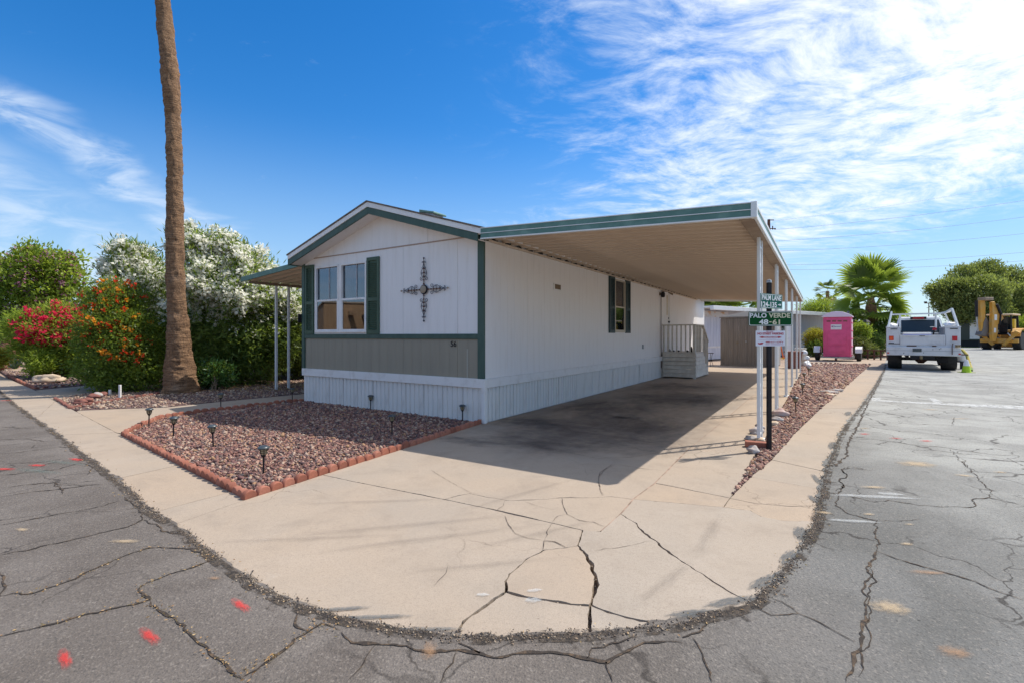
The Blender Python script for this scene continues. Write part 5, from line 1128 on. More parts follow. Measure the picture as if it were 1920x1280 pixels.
MB().box(-.26, .2, -.634, -.6255, 1.38, 1.64).build('sticker', M['white'], pt_); link('sticker_print', text_fit('Diamond', .32, .06, mat('purple_print', (.16, .06, .25), .6)), pt_, (.0, -.637, 1.54), (R(90), 0, 0)); MB().lathe([(.035, -.001), (.035, .001)], 12, (-.2, -.637, 1.54), 'y').build('sticker_print', mat('magenta_print', (.35, .02, .16), .6), pt_)
MB().prof([(-.66, 2.02), (-.66, 2.06), (-.5, 2.18), (-.25, 2.28), (0, 2.31), (.25, 2.28), (.5, 2.18), (.66, 2.06), (.66, 2.02)], -.66, .66).build('roof', pale, pt_, .012); MB().lathe([(.05, 2.1), (.05, 2.32), (.0, 2.32)], 10, (.46, -.35, 0)).build('vent_pipe', M['solar'], pt_)
MB().box(.601, .615, -.5, .5, .1, 1.9).build('side_panel', mat('pale_pink_panel', (.8, .5, .6), .5), pt_)
for z in (.5, .9, 1.3, 1.7): MB().box(.616, .63, -.55, .55, z, z+.05).build('moulded_rib', pink, pt_)
# ------------------------------------------------------------------ white service truck
twm = mat('worn_white_truck_paint', (.66, .66, .67), .42, col2=(.48, .47, .47), scale=2.6, bump=.04, lo=.45, hi=.8, coat=.2); twb = mat('bright_white_cab_paint', (.78, .78, .78), .3, coat=.5)
tk = thing('service_truck', 'white utility pickup truck with ladder rack and orange tail lights, seen from behind', 'truck', A(1729, 629, 18.0)*1, -math.atan2(.621, .784)); tk.location.z = 0
for s_, x0, x1 in [(-1, -1.06, -.64), (1, .64, 1.06)]:
    MB().prof([(x0, .80), (x1, .80), (x1, 1.57), (x1-s_*0.0, 1.60), (x0, 1.60)], 0, 2.75).build('tool_box', twm, tk, .02)
    MB().box(x0-.012, x1+.012, -.012, 2.76, 1.60, 1.635).build('box_lid', twm, tk, .006)
    MB().box(x0+.13, x1-.08, -.02, -.012, 1.53, 1.56).build('lid_latch', M['black'], tk)
MB().box(-1.06, 1.06, -.14, .0, .56, .88).build('bumper', twm, tk, .015); MB().box(-1.06, 1.06, -.02, .06, .88, .95).build('body_sill', twm, tk)
for a, b in [(-.45, -.16), (.28, .40)]: MB().box(a, b, -.028, -.021, .895, .935).build('rust_patch', M['rust'], tk)
MB().box(-.62, .62, -.02, .05, .95, 1.32).build('tailgate', twm, tk, .01); MB().box(-.60, .60, -.035, -.021, 1.26, 1.32).box(-.60, .60, -.035, -.021, .95, .99).box(-.64, -.60, -.035, -.021, .95, 1.32).box(.60, .64, -.035, -.021, .95, 1.32).build('tailgate_frame', twm, tk, .004)
MB().box(-.08, .08, -.045, -.036, 1.27, 1.29).build('handle', M['black'], tk)
MB().box(-.64, .64, .05, 2.75, .82, .9).build('bed', M['steel'], tk); MB().box(-.64, .64, 2.68, 2.75, .9, 1.36).build('headboard', M['steel'], tk, .01); MB().box(-.66, .66, 2.66, 2.77, 1.37, 1.42).build('headboard_rail', twm, tk, .01); MB().box(-.638, -.62, .06, 2.66, .9, 1.58).box(.62, .638, .06, 2.66, .9, 1.58).build('bed_liner', M['steel'], tk)
lens = mat('orange_tail_lens', (.85, .09, .01), .3); redl = mat('red_lens', (.55, .01, .02), .3)
for x in (-.905, .90):
    t_ = MB().box(x-.055, x+.055, -.03, -.002, 1.13, 1.27).build('tail_light', lens if x < 0 else redl, tk, .006); MB().box(x-.07, x+.07, -.012, -.0015, 1.115, 1.285).build('bezel', redl, t_)
for x in (-1.0, 1.02): MB().box(x-.03, x+.03, -.155, -.141, .62, .67).build('reflector', redl, tk)
MB().box(-.98, -.95, -.018, -.013, .98, 1.03).box(-.94, -.91, -.018, -.013, .98, 1.03).box(-.90, -.87, -.018, -.013, .98, 1.03).box(-.86, -.83, -.018, -.013, .98, 1.03).build('lettering', M['black'], tk)
MB().tube([(.82, -.17, .62), (.82, -.17, .95), (.84, -.17, 1.02)], .014, 6).build('rusty_rod', M['rust'], tk); MB().box(.9, 1.04, -.22, -.14, .88, .97).box(.94, .99, -.3, -.22, .9, .95).build('bench_vise', M['brass'], tk); MB().bar((1.06, -.1, .62), (1.25, -.1, .62), .06, .04).build('side_bracket', M['rust'], tk)
MB().box(-.28, -.02, -.155, -.145, .70, .82).build('number_plate', M['solar'], tk); MB().box(-.99, -.65, -.015, -.0135, .98, 1.0).build('panel_seam', M['black'], tk); MB().box(-1.05, 1.05, -.146, -.1405, .735, .745).build('panel_seam', mat('dull_grey_seam', (.25, .26, .28), .6), tk)
for a_, z_ in ((.28, .78), (.46, .79), (.5, .82), (.02, .66), (-.55, .64)): MB().box(a_, a_+.03, -.146, -.1405, z_, z_+.022).build('bumper_hole', M['black'], tk)
MB().box(-.35, .35, -.1, 0, .42, .56).build('hitch_frame', M['black'], tk); MB().lathe([(.03, 0), (.05, .05), (.045, .12), (.0, .14)], 10, (-.03, -.12, .42)).build('tow_ball', M['brass'], tk)
for y0, y1 in [(.1, 4.6)]:
    for x in (-.42, .42): MB().box(x-.04, x+.04, y0, y1, .42, .58).build('chassis_rail', M['black'], tk)
MB().bar((-.8, 1.0, .40), (.8, 1.0, .40), .12, .12).build('axle', M['black'], tk); MB().lathe([(.05, -.2), (.17, -.08), (.17, .08), (.05, .2)], 12, (0, 1.0, .40), 'x').build('differential', M['rust'], tk); MB().box(.45, .75, .4, .7, .3, .5).build('muffler', M['black'], tk)
for s_ in (-1, 1):
    wheel(tk, s_*.80, 1.0, .40, .44); wheel(tk, s_*.84, 4.9, .40, .28)
# cab
cabp = [(2.85, .75), (2.85, 1.30), (2.98, 2.02), (3.15, 2.09), (4.2, 2.09), (4.75, 1.45), (5.9, 1.35), (6.0, .75)]
MB().box(-.86, .86, 2.85, 4.4, .75, 1.34).build('cab', twb, tk, .04); MB().hexa([(-.84, 2.86, 1.33), (.84, 2.86, 1.33), (.84, 4.85, 1.33), (-.84, 4.85, 1.33)], [(-.66, 3.0, 2.09), (.66, 3.0, 2.09), (.66, 4.1, 2.09), (-.66, 4.1, 2.09)]).build('cab_top', twb, tk, .05); MB().prof([(4.3, .75), (4.3, 1.36), (4.75, 1.42), (5.9, 1.35), (6.0, .75)], -.84, .84, 'x').build('hood', twb, tk, .05)
tint = mat('tinted_glass', (.02, .028, .035), .08)
MB().hexa([(-.76, 2.86, 1.38), (.76, 2.86, 1.38), (.76, 2.9, 1.38), (-.76, 2.9, 1.38)], [(-.63, 2.955, 1.95), (.63, 2.955, 1.95), (.63, 3.0, 1.95), (-.63, 3.0, 1.95)]).build('rear_window', tint, tk)
for s_ in (-1, 1): MB().hexa([(s_*.825, 3.05, 1.4), (s_*.84, 3.05, 1.4), (s_*.84, 4.5, 1.4), (s_*.825, 4.5, 1.4)], [(s_*.69, 3.15, 1.97), (s_*.705, 3.15, 1.97), (s_*.705, 4.05, 1.97), (s_*.69, 4.05, 1.97)]).build('side_window', tint, tk)
tb_ = MB().box(-.28, .24, 2.8, 2.95, 1.98, 2.08).build('brake_light_box', M['black'], tk); MB().box(-.2, .16, 2.785, 2.799, 2.00, 2.05).build('lens', redl, tb_)
rk_ = MB(); rk_.tube([(-.62, 2.6, 1.5), (-.62, 2.6, 2.17)], .035, 8).tube([(.52, 2.6, 1.5), (.52, 2.6, 2.17)], .035, 8); rk_.bar((-.93, 2.6, 2.19), (.70, 2.6, 2.20), .06, .06).bar((.70, 2.6, 2.20), (.92, 2.2, 2.26), .06, .07)
rk_.bar((-1.0, .15, 1.62), (-.90, .6, 2.22), .05, .06).bar((1.0, .15, 1.62), (.86, .45, 2.28), .05, .07).bar((-.90, .6, 2.22), (-.92, 2.6, 2.20), .05, .06).bar((.86, .45, 2.28), (.78, 2.6, 2.20), .05, .07).bar((-1.0, 2.6, 1.62), (-.92, 2.6, 2.20), .05, .05).bar((1.0, 2.6, 1.62), (.80, 2.6, 2.20), .05, .05)
rk_.build('ladder_rack', M['metal'], tk)
for i, (x, z, r, y) in enumerate([(-.88, 1.68, .16, .8), (.84, 1.71, .2, .7)]):
    o = link('white_bag', boulder('white_bag', (r, .35, .1), M['white'], 40+i, 3), None); o.matrix_world = Matrix.Translation(tk.location) @ Matrix.Rotation(tk.rotation_euler[2], 4, 'Z') @ Matrix.Translation((x, y, z)); tag(o, ['white bundle lying on the left toolbox lid of the truck', 'white bundle lying on the right toolbox lid of the truck'][i], 'bag')
def on_truck(o, loc, rz=0.0): o.matrix_world = Matrix.Translation(tk.location) @ Matrix.Rotation(tk.rotation_euler[2], 4, 'Z') @ Matrix.Translation(loc) @ Matrix.Rotation(rz, 4, 'Z'); return o
bx = thing('cargo_case', 'long white case with a blue stripe in the truck bed', 'case'); MB().box(-.42, .42, -.2, .2, 0, .5).build('body', M['white'], bx, .02); MB().box(-.425, .425, -.206, -.2, .37, .42).build('blue_stripe', mat('blue_stripe', (.02, .06, .5), .5), bx); on_truck(bx, (-.14, .5, .92))
tool = thing('power_tool', 'red and black power tool propped in the truck bed', 'tool'); MB().bar((0, 0, .0), (.1, 0, .72), .04, .04).build('shaft', M['black'], tool); MB().box(.04, .16, -.05, .05, .60, .70).build('motor', red, tool, .015); MB().box(-.04, .12, -.05, .05, .71, .74).build('guard', M['steel'], tool, .01); on_truck(tool, (.30, .9, .90))
# hose reel, pipes at the truck's right flank, cone
cn = thing('traffic_cone', 'lime green traffic cone with a white collar behind the truck', 'traffic cone', G(1812, 698)); lime = mat('lime_cone_plastic', (.42, .62, .01), .5)
MB().box(-.17, .17, -.17, .17, 0, .02).build('base', mat('dark_lime_base', (.25, .30, .01), .6), cn, .004); MB().lathe([(.14, .02), (.13, .03), (.093, .24)], 20).build('body', lime, cn, smooth=True); MB().lathe([(.093, .24), (.062, .385)], 20).build('white_collar', M['white'], cn, smooth=True); MB().lathe([(.062, .385), (.045, .45), (.04, .46), (.0, .46)], 20).build('tip', M['white'], cn, smooth=True)
hs1 = MB().tube([A(1801, 655, 18.6), A(1806, 657, 18.4), A(1813, 665, 18.2), A(1817, 680, 18.0), A(1821, 690, 17.6), G(1821, 696) + Vector((0, 0, .03))], .05, 8).build('hose', mat('green_yellow_hose', (.12, .22, .05), .6, col2=(.45, .32, .03), scale=3), None, smooth=True); tag(hs1, 'green and yellow hose curving down beside the lime cone', 'hose')
wt_ = thing('water_tank', 'white tank on a dark stand between the truck and the cone', 'tank', A(1803, 680, 18.9)*1); wt_.location.z = 0; MB().lathe([(.0, .3), (.16, .3), (.17, .35), (.17, .62), (.12, .68), (.0, .68)], 14).build('tank', M['white'], wt_, smooth=True); MB().box(-.2, .2, -.18, .18, .26, .3).build('stand', M['black'], wt_); 
for a, b in ((-.17, -.15), (.17, -.15), (-.17, .15), (.17, .15)): MB().box(a-.02, a+.02, b-.02, b+.02, 0, .26).build('leg', M['black'], wt_)
# ------------------------------------------------------------------ backhoe
yel = mat('dusty_yellow_machine_paint', (.62, .30, .035), .55, col2=(.52, .33, .12), scale=2.5, lo=.4, hi=.75)
bh = thing('backhoe', 'yellow backhoe loader with folded digging arm parked at the far end of the street', 'backhoe', A(1880, 629, 45)*1, -R(58)); bh.location.z = 0; bh.scale = (1.16, 1.16, 1.04)
def tread(parent, x, y, r, w):
    wv = wheel(parent, x, y, r, w, yel, 'wheel', 26, .5)
    lug = MB().box(-w/2, w/2, -.04, .04, r-.01, r+.035).mesh('tread_lug', M['rubber'])
    for k in range(20): link('tread_lug', lug, wv, (x, y, r), (k*math.pi/10, 0, 0))
for s_ in (-1, 1): tread(bh, s_*.92, 0, .78, .48); tread(bh, s_*.85, 2.35, .5, .34)
MB().prof([(1.2, .75), (1.2, 1.75), (3.4, 1.55), (3.45, .8)], -.42, .42, 'x').build('hood', yel, bh, .04); MB().box(-.5, .5, -.8, 2.6, .55, .95).build('chassis', yel, bh, .03)
for s_ in (-1, 1): MB().prof([(-.95, 1.15), (-.85, 1.55), (-.5, 1.83), (.2, 1.88), (.9, 1.75), (.9, 1.68), (.2, 1.78), (-.42, 1.7), (-.75, 1.45), (-.85, 1.15)], s_*.92-.27, s_*.92+.27, 'x').build('fender', yel, bh, .01)
for x, y, y2 in ((-.66, -.7, -.75), (.66, -.7, -.75), (-.66, 1.15, 1.0), (.66, 1.15, 1.0)): MB().bar((x, y, 1.5), (x*.95, y2, 3.02), .09, .09).build('cab_pillar', M['black'], bh)
MB().box(-.78, .78, -.9, 1.2, 3.02, 3.16).build('cab_roof', mat('pale_dusty_cab_roof', (.68, .50, .32), .6), bh, .04); MB().box(-.62, .62, .2, .8, 1.3, 1.5).box(-.25, .25, .1, .25, 1.5, 2.2).build('seat', M['black'], bh, .04)
MB().box(-.64, .64, 1.08, 1.11, 1.75, 2.95).build('windscreen', tint, bh); MB().box(-.2, .1, -.92, -.905, 3.04, 3.12).build('rear_light', redl, bh); MB().box(.5, .66, .1, .5, 1.9, 2.7).build('yellow_side_panel', mat('bright_yellow_plastic', (.75, .5, .02), .5), bh)
MB().box(-1.1, 1.1, -1.05, -.8, .62, .98).build('rear_frame', yel, bh, .02)
for s_ in (-1, 1):
    MB().bar((s_*.30, -1.1, .42), (s_*1.10, -1.15, 1.55), .16, .22).build('stabiliser', yel, bh, .01); MB().bar((s_*.95, -1.15, 1.62), (s_*1.2, -1.15, 1.45), .34, .12).build('stabiliser_pad', yel, bh, .01); MB().tube([(s_*.5, -1.0, 1.45), (s_*.85, -1.1, .9)], .05, 8).build('hydraulic_ram', M['steel'], bh)
ox = -.42
def swing(b, a=-22, c=(-.30, -1.1)):
    ca, sa = math.cos(R(a)), math.sin(R(a)); b.v = [(c[0] + (x-c[0])*ca - (y-c[1])*sa, c[1] + (x-c[0])*sa + (y-c[1])*ca, z) for x, y, z in b.v]; return b
swing(MB().prof([(-1.15, .7), (-.95, 1.4), (-.95, 2.2), (-.35, 2.75), (-.62, 3.35), (-1.0, 3.7), (-1.25, 4.25), (-1.5, 4.2), (-1.45, 3.4), (-1.5, 2.4), (-1.5, 1.2), (-1.4, .7)], ox+.10, ox+.34, 'x')).build('boom', yel, bh, .02)
swing(MB().prof([(-1.75, 4.5), (-2.05, 4.6), (-2.2, 4.3), (-2.1, 1.7), (-1.9, 1.35), (-1.72, 1.6), (-1.66, 3.9)], ox-.22, ox-.0, 'x')).build('dipper', yel, bh, .02)
swing(MB().tube([(ox-.1, -2.45, 4.35), (ox-.1, -2.42, 2.9)], .10, 10)).build('hydraulic_ram', M['black'], bh); swing(MB().tube([(ox-.1, -2.42, 2.9), (ox-.1, -2.30, 1.6)], .055, 8)).build('ram_rod', M['steel'], bh)
swing(MB().prof([(-1.65, 2.9), (-1.4, 2.4), (-1.42, 1.6), (-1.7, 1.15), (-2.2, 1.3), (-1.95, 1.9), (-1.9, 2.4)], ox-.40, ox+.05, 'x')).build('bucket', mat('worn_bucket_steel', (.20, .17, .15), .55, .4), bh, .02)
swing(MB().tube([(ox+.4, -1.15, 4.0), (ox+.42, -.75, 3.1)], .09, 8).tube([(ox+.4, -.75, 3.1), (ox+.4, -.85, 2.2)], .05, 8)).build('hydraulic_ram', M['black'], bh)
swing(MB().box(ox-.25, ox+.35, -2.15, -1.35, 4.35, 4.62)).build('boom_head', M['beamtan'], bh, .03); swing(MB().box(ox+.342, ox+.35, -1.3, -1.05, 2.6, 3.1).box(ox+.342, ox+.35, -1.35, -1.15, 1.5, 1.9)).build('white_decal', M['white'], bh)
MB().prof([(3.5, .2), (4.2, .12), (4.3, .3), (3.9, .95), (3.6, 1.0)], -1.1, 1.1, 'x').build('front_bucket', yel, bh, .02)
for s_ in (-1, 1): MB().bar((s_*.55, 1.3, 1.4), (s_*.6, 3.6, .6), .12, .25).build('loader_arm', yel, bh, .01)
# ------------------------------------------------------------------ vegetation
lm = {}
lm['oleander'] = leafmat('oleander_leaf', (.025, .06, .015), (.27, .37, .08), .5); lm['white'] = petalmat('white_petal', (.84, .80, .62), (.93, .92, .84)); lm['crimson'] = petalmat('crimson_petal', (.62, .01, .035), (.85, .04, .12))
lm['orange'] = petalmat('orange_petal', (.85, .20, .01), (.90, .42, .03)); lm['scarlet'] = petalmat('scarlet_petal', (.70, .03, .01), (.85, .09, .02)); lm['pink'] = petalmat('mauve_petal', (.38, .12, .22), (.6, .3, .4))
lm['bright'] = leafmat('bright_green_leaf', (.06, .13, .012), (.42, .52, .07), .58); lm['mid'] = leafmat('mid_green_leaf', (.04, .085, .015), (.14, .22, .04), .35); lm['honey'] = leafmat('fine_green_leaf', (.025, .06, .008), (.24, .33, .05), .52)
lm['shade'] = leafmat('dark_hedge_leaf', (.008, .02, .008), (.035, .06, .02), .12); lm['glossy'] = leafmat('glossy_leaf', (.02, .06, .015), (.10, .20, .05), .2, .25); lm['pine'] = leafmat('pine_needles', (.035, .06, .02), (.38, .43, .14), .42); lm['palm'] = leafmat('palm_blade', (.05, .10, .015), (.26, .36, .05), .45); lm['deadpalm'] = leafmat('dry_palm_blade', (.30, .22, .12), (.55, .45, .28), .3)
lm['yellow'] = leafmat('yellow_green_leaf', (.25, .22, .02), (.6, .5, .06), .4); lm['agave'] = leafmat('agave_blue_leaf', (.06, .10, .09), (.15, .21, .19), .1); lm['olive'] = leafmat('olive_leaf', (.05, .075, .02), (.18, .2, .07), .3)
def blobs_at(lst): return [(*A(px, py, D), r*D/F) for px, py, D, r in lst]
def shrub(name, label, cat, base, blobs, nc, per, L, Wd, leaf, spread, stems=8, sr=.02, group=None, **kw):
    t = thing(name, label, cat, (0, 0, 0), 0, group); t.location = (0, 0, 0)
    f, cc = foliage(t, blobs, nc, per, L, Wd, lm[leaf], spread=spread, **kw)
    branches(t, base, [tuple(cc[i]) for i in rng.choice(len(cc), min(stems, len(cc)), replace=False)], sr)
    return t, cc
def surface_pts(cc, n, zmin, toward=(.35, -.7, .6), bias=.0):
    ctr = cc.mean(0); s_ = (unit(cc - ctr) @ np.array(toward)); ok = cc[(cc[:, 2] > zmin) & (s_ > bias)]
    return ok[rng.choice(len(ok), n, replace=n > len(ok))] + rng.normal(size=(n, 3))*.06 + np.array([.0, -.08, .05])
# white oleander, right-hand plant, behind the palm
b1 = blobs_at([(372,478,12.6,38),(352,448,12.6,22),(420,470,12.9,34),(470,505,12.8,40),(395,540,12.4,52),(455,560,12.6,54),(500,560,13,40),(365,595,12.4,44),(435,620,12.7,56),(500,640,12.9,50),(400,665,12.6,44),(470,690,12.9,40),(350,640,12.8,40),(545,590,13.4,40)])
ol, cc = shrub('oleander', 'tall white flowering oleander between the palm trunk and the awning', 'oleander', G(430, 712), b1, 1500, 24, .16, .034, 'oleander', .14, 14, .025)
flowers(ol, surface_pts(cc, 1400, 1.7, bias=-.15), 16, .06, .085, lm['white']); flowers(ol, surface_pts(cc, 130, 1.1, bias=.1), 12, .05, .055, lm['white'])
for w in range(3): pass
b2 = blobs_at([(238,478,13,24),(262,500,13.2,34),(232,515,13,30),(285,530,13.2,36),(250,560,13,46),(300,575,13.4,42),(270,620,13.2,50),(305,650,13.4,40),(250,680,13.2,44)])
o2, cc2 = shrub('oleander', 'white flowering oleander behind the orange flowered bush, left of the palm trunk', 'oleander', G(290, 714), b2, 850, 24, .16, .034, 'oleander', .15, 10, .025)
flowers(o2, surface_pts(cc2, 640, 1.8, bias=-.1), 15, .06, .085, lm['white']); flowers(o2, surface_pts(cc2, 40, 1.3, bias=.3), 10, .05, .055, lm['white'])
b3 = blobs_at([(540,590,15,30),(575,600,15.2,40),(520,640,14.6,40),(560,660,15,44),(600,640,15.5,44)])
o3, cc3 = shrub('oleander', 'oleander with red and white flowers seen under the far awning', 'oleander', G(560, 705), b3, 800, 22, .13, .024, 'oleander', .18, 10, .02)
flowers(o3, surface_pts(cc3, 40, 2.1, bias=.1), 12, .06, .07, lm['crimson']); flowers(o3, surface_pts(cc3, 60, 1.4, bias=.0), 12, .05, .055, lm['white'])
# background hedge filling below; leaf colour darkened to paint in its shade
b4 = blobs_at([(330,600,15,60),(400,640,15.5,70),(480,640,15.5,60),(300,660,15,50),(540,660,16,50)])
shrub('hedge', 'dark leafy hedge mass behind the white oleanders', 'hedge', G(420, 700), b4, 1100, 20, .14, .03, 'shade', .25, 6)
b5 = blobs_at([(398,690,11.7,18),(412,700,11.7,20),(388,706,11.6,18),(425,712,11.8,14),(400,715,11.6,16)])
shrub('glossy_shrub', 'small glossy leafed shrub at the foot of the palm', 'shrub', G(402, 733), b5, 160, 18, .085, .034, 'glossy', .08, 6, .01)
# orange and red flowered bush
b6 = blobs_at([(205,545,11.8,22),(185,570,11.8,28),(222,580,11.6,34),(200,620,11.4,42),(245,610,11.5,34),(175,640,11.6,34),(230,665,11.3,46),(195,690,11.3,38),(265,660,11.5,34),(270,700,11.3,36),(225,712,11.2,34),(165,690,11.6,26),(240,560,11.8,26)])
h6, c6 = shrub('flowering_bush', 'large bush with orange and scarlet trumpet flowers beside the sidewalk', 'bush', G(225, 733), b6, 1350, 24, .07, .033, 'honey', .11, 16, .014)
flowers(h6, surface_pts(c6, 60, .6, bias=.2), 9, .03, .06, lm['orange'], 'orange_blossoms'); flowers(h6, surface_pts(c6, 80, .6, bias=.15), 8, .03, .058, lm['scarlet'], 'scarlet_blossoms')
# crimson oleander
b7 = blobs_at([(40,610,15.5,24),(70,605,15.5,28),(110,600,15.5,30),(145,610,15.2,26),(50,630,15.3,28),(95,630,15.2,36),(140,635,15,30),(70,655,15.4,30),(120,665,15.2,36),(155,660,15.2,24),(105,685,15.3,26)])
h7, c7 = shrub('oleander', 'oleander with crimson flowers beside the left path', 'oleander', G(125, 706), b7, 900, 26, .15, .032, 'bright', .14, 14, .018)
flowers(h7, surface_pts(c7, 170, 1.0, bias=.1), 13, .06, .09, lm['crimson'])
b8 = blobs_at([(75,668,14.6,12),(85,680,14.4,14),(70,690,14.4,12),(60,672,14.6,9)])
shrub('fern_shrub', 'bright green feathery shrub low in front of the crimson oleander', 'shrub', G(78, 703), b8, 90, 26, .12, .03, 'bright', .09, 8, .01)
# trees at the left
b9 = blobs_at([(70,478,22,26),(40,500,22,34),(100,500,22,36),(130,520,22,26),(10,520,22,36),(70,530,22,46),(120,555,22,38),(20,570,22,46),(75,580,22,44),(-40,530,23,50),(-30,600,22,50),(30,610,22,40),(150,490,22.5,10)])
t9 = thing('flowering_tree', 'rounded green tree with mauve blossoms above the red flowered bushes', 'tree'); f_, c9 = foliage(t9, b9, 1000, 22, .18, .09, lm['bright'], 'crown', spread=.20, shell=.4)
flowers(t9, surface_pts(c9, 300, 1.5, bias=-.1), 8, .08, .10, lm['pink']); branches(t9, G(60, 683), [tuple(c9[i]) for i in rng.choice(len(c9), 12)], .09, name='trunk')
b10 = blobs_at([(-60,620,20,50),(-110,600,20,60),(10,640,21,30),(-40,650,19,40)])
shrub('hedge', 'green hedge continuing past the left edge beside the clay pots', 'hedge', G(-40, 690), b10, 700, 24, .11, .035, 'mid', .25)
# far left garden: pots, agave, yellow bush
def pot(px, py, r, h, label, rz=0, m='darkterra', tilt=0):
    p = G(px, py); t = MB().lathe([(r*.55, 0), (r, h*.55), (r*.9, h*.8), (r*.6, h*.88), (r*.72, h), (r*.6, h), (r*.5, h*.86), (.0, h*.85)], 18).build('clay_pot', M[m], None, smooth=True, loc=(p.x, p.y, r if tilt else 0)); t.rotation_euler = (tilt, 0, rz); tag(t, label, 'pot')
pot(14, 690, .28, 1.15, 'tall reddish clay urn at the far left garden'); pot(8, 694, .17, .35, 'brown clay pot lying on its side at the far left garden', .3, 'darkterra', R(85))
cact = thing('columnar_cactus', 'thick orange brown stump beside the tall clay urn', 'stump', G(24, 688)); MB().lathe([(.22, 0), (.17, .3), (.16, .9), (.18, 1.25), (.12, 1.35), (0, 1.4)], 12).build('stem', M['terracotta'], cact, smooth=True)
ag = thing('agave', 'blue grey agave rosette beside the clay urn', 'agave', G(29, 692)); lmesh = MB().add([(0, -.035, 0), (0, .035, 0), (.22, .05, .2), (.22, -.05, .2), (.45, .0, .48)], [(0, 1, 2, 3), (3, 2, 4)]).mesh('leaf', lm['agave'])
for k in range(18): link('leaf', lmesh, ag, (0, 0, .02), (0, random.uniform(-.5, .5), k*2.4))
b11 = blobs_at([(2,672,15.5,12),(8,664,15.5,10),(-8,675,15.5,14)]); shrub('yellow_shrub', 'yellow leafed shrub at the left edge of the photo', 'shrub', G(0, 694), b11, 80, 22, .08, .04, 'yellow', .07, 5)
# small white stakes and dark rock by the bush
for px, py, lb in ((225, 745, 'short white stake in front of the orange flowered bush'), (206, 740, 'shorter white stake left behind the bush front')):
    s_ = MB().box(-.02, .02, -.02, .02, 0, .27 if px == 225 else .12).build('white_stake', M['white'], None, .004, loc=tuple(G(px, py))); tag(s_, lb, 'stake')
stone('rock', 181, 745, (.10, .08, .07), M['rock'], 61, 'small grey rock among dark bricks at the bush foot', 0)
for i, (px, py) in enumerate([(190,742),(176,746),(150,757),(162,754)]): stone('rock', px, py, (.12, .08, .06), M['darkterra'], 70+i, ['reddish rock beside the small grey rock', 'reddish rock left of the small grey rock', 'reddish rock at the brick corner of the palm bed', 'reddish rock second from the brick corner of the palm bed'][i], 0, group='reddish rocks edging the palm bed')
# ------------------------------------------------------------------ left neighbour: beige home behind the bushes
lh = thing('neighbour_home', 'beige lap sided home with a brown gable roof behind the flowering bushes', 'mobile home', H(-17.5, 4.6, 0), HRZ)
MB().box(0, 9.2, 0, 14, 0, 2.5).build('wall', mat('beige_lap_siding', (.42, .36, .29), .7, col2=(.33, .28, .22), scale=2), lh)
for i in range(16): MB().prof([(-.018, .3+i*.14), (-.002, .3+i*.14+.136), (0, .3+i*.14+.136), (0, .3+i*.14)], 0, 9.2, 'x').build('lap_board', M['cream'] if i > 9 else mat('beige_board', (.45, .39, .32), .7) if i == 0 else bpy.data.materials['beige_board'], lh)
MB().prof([(-.5, 2.45), (4.6, 3.65), (9.7, 2.45), (9.7, 2.55), (4.6, 3.78), (-.5, 2.55)], -1.2, 14.3).build('roof', M['beamtan'], lh); MB().prof([(0.0, 2.5), (4.6, 3.6), (9.2, 2.5)], 0, .1).build('gable', mat('grey_gable_board', (.33, .31, .28), .7), lh); MB().box(3.0, 4.6, -.06, -.02, 1.2, 2.2).build('window', M['dark'], lh)
pf = thing('picket_fence', 'low weathered picket fence in the shade behind the oleanders', 'fence', H(-8.9, 5.2, 0), HRZ)
pk = MB().prof([(-.035, .05), (.035, .05), (.035, .62), (0, .68), (-.035, .62)], -.01, .01).mesh('picket', mat('weathered_picket', (.36, .35, .32), .8))  # pickets coloured an even grey
for i in range(34): link('picket', pk, pf, (i*.125, 0, 0))
MB().box(-.1, 4.3, .012, .04, .18, .24).box(-.1, 4.3, .012, .04, .48, .54).build('rail', M['white'], pf)
# ------------------------------------------------------------------ palm trunk beside the home
pal = thing('fan_palm', 'tall bare palm trunk rising beside the white oleander', 'palm tree', G(338, 735))
tp_ = pal.location.copy(); D0 = tp_.y; path = []; rad = []
for px, py, w in [(342,742,66),(340,730,60),(338,705,52),(337,680,46),(336,650,40),(335,620,36),(333,590,33),(331,560,31),(329,520,30),(328,480,30),(328,440,28.5),(328,400,28),(327.5,360,26),(327.5,320,25.5),(326.5,280,26.5),(325.5,240,25),(324,200,26),(320.5,160,29),(317,120,29),(313.5,90,27.5),(310,50,26.5),(306.5,10,26),(302,-40,25),(296,-100,24),(290,-160,23),(285,-230,22),(276,-400,21),(268,-600,20)]:
    p = A(px, py, D0); path.append(p - tp_); rad.append(w/2/F*D0)
ppn = []; rrn = []
for i in range(len(path)-1):
    for k in range(9): t = k/9; ppn.append(path[i].lerp(path[i+1], t)); rrn.append((rad[i]*(1-t) + rad[i+1]*t)*(.985 + .05*mnoise.noise(Vector((0, 0, (i+t)*1.7))) + random.uniform(-.022, .022)))
ppn.append(path[-1]); rrn.append(rad[-1]); pbm = MB().tube(ppn, rrn, 28)
pbm.v = [tuple(Vector(v)*1.0 + Vector((v[0]-ppn[min(len(ppn)-1, i//28)].x, v[1]-ppn[min(len(ppn)-1, i//28)].y, 0))*(.13*mnoise.noise(Vector((v[0]*9, v[1]*9, v[2]*4))) + .13*mnoise.noise(Vector((v[0]*22, v[1]*22, v[2]*14))))) for i, v in enumerate(pbm.v)]
m, nt, bs = newmat('palm_bark'); tcx = nt.new('ShaderNodeTexCoord'); v_ = tcx.outputs['Object']; rings = nt.noise(nt.mapping(v_, (2.2, 2.2, 26)), 1.6, 6, .7, .5); fib = nt.noise(nt.mapping(v_, (40, 40, 5)), 1.0, 4, .7)
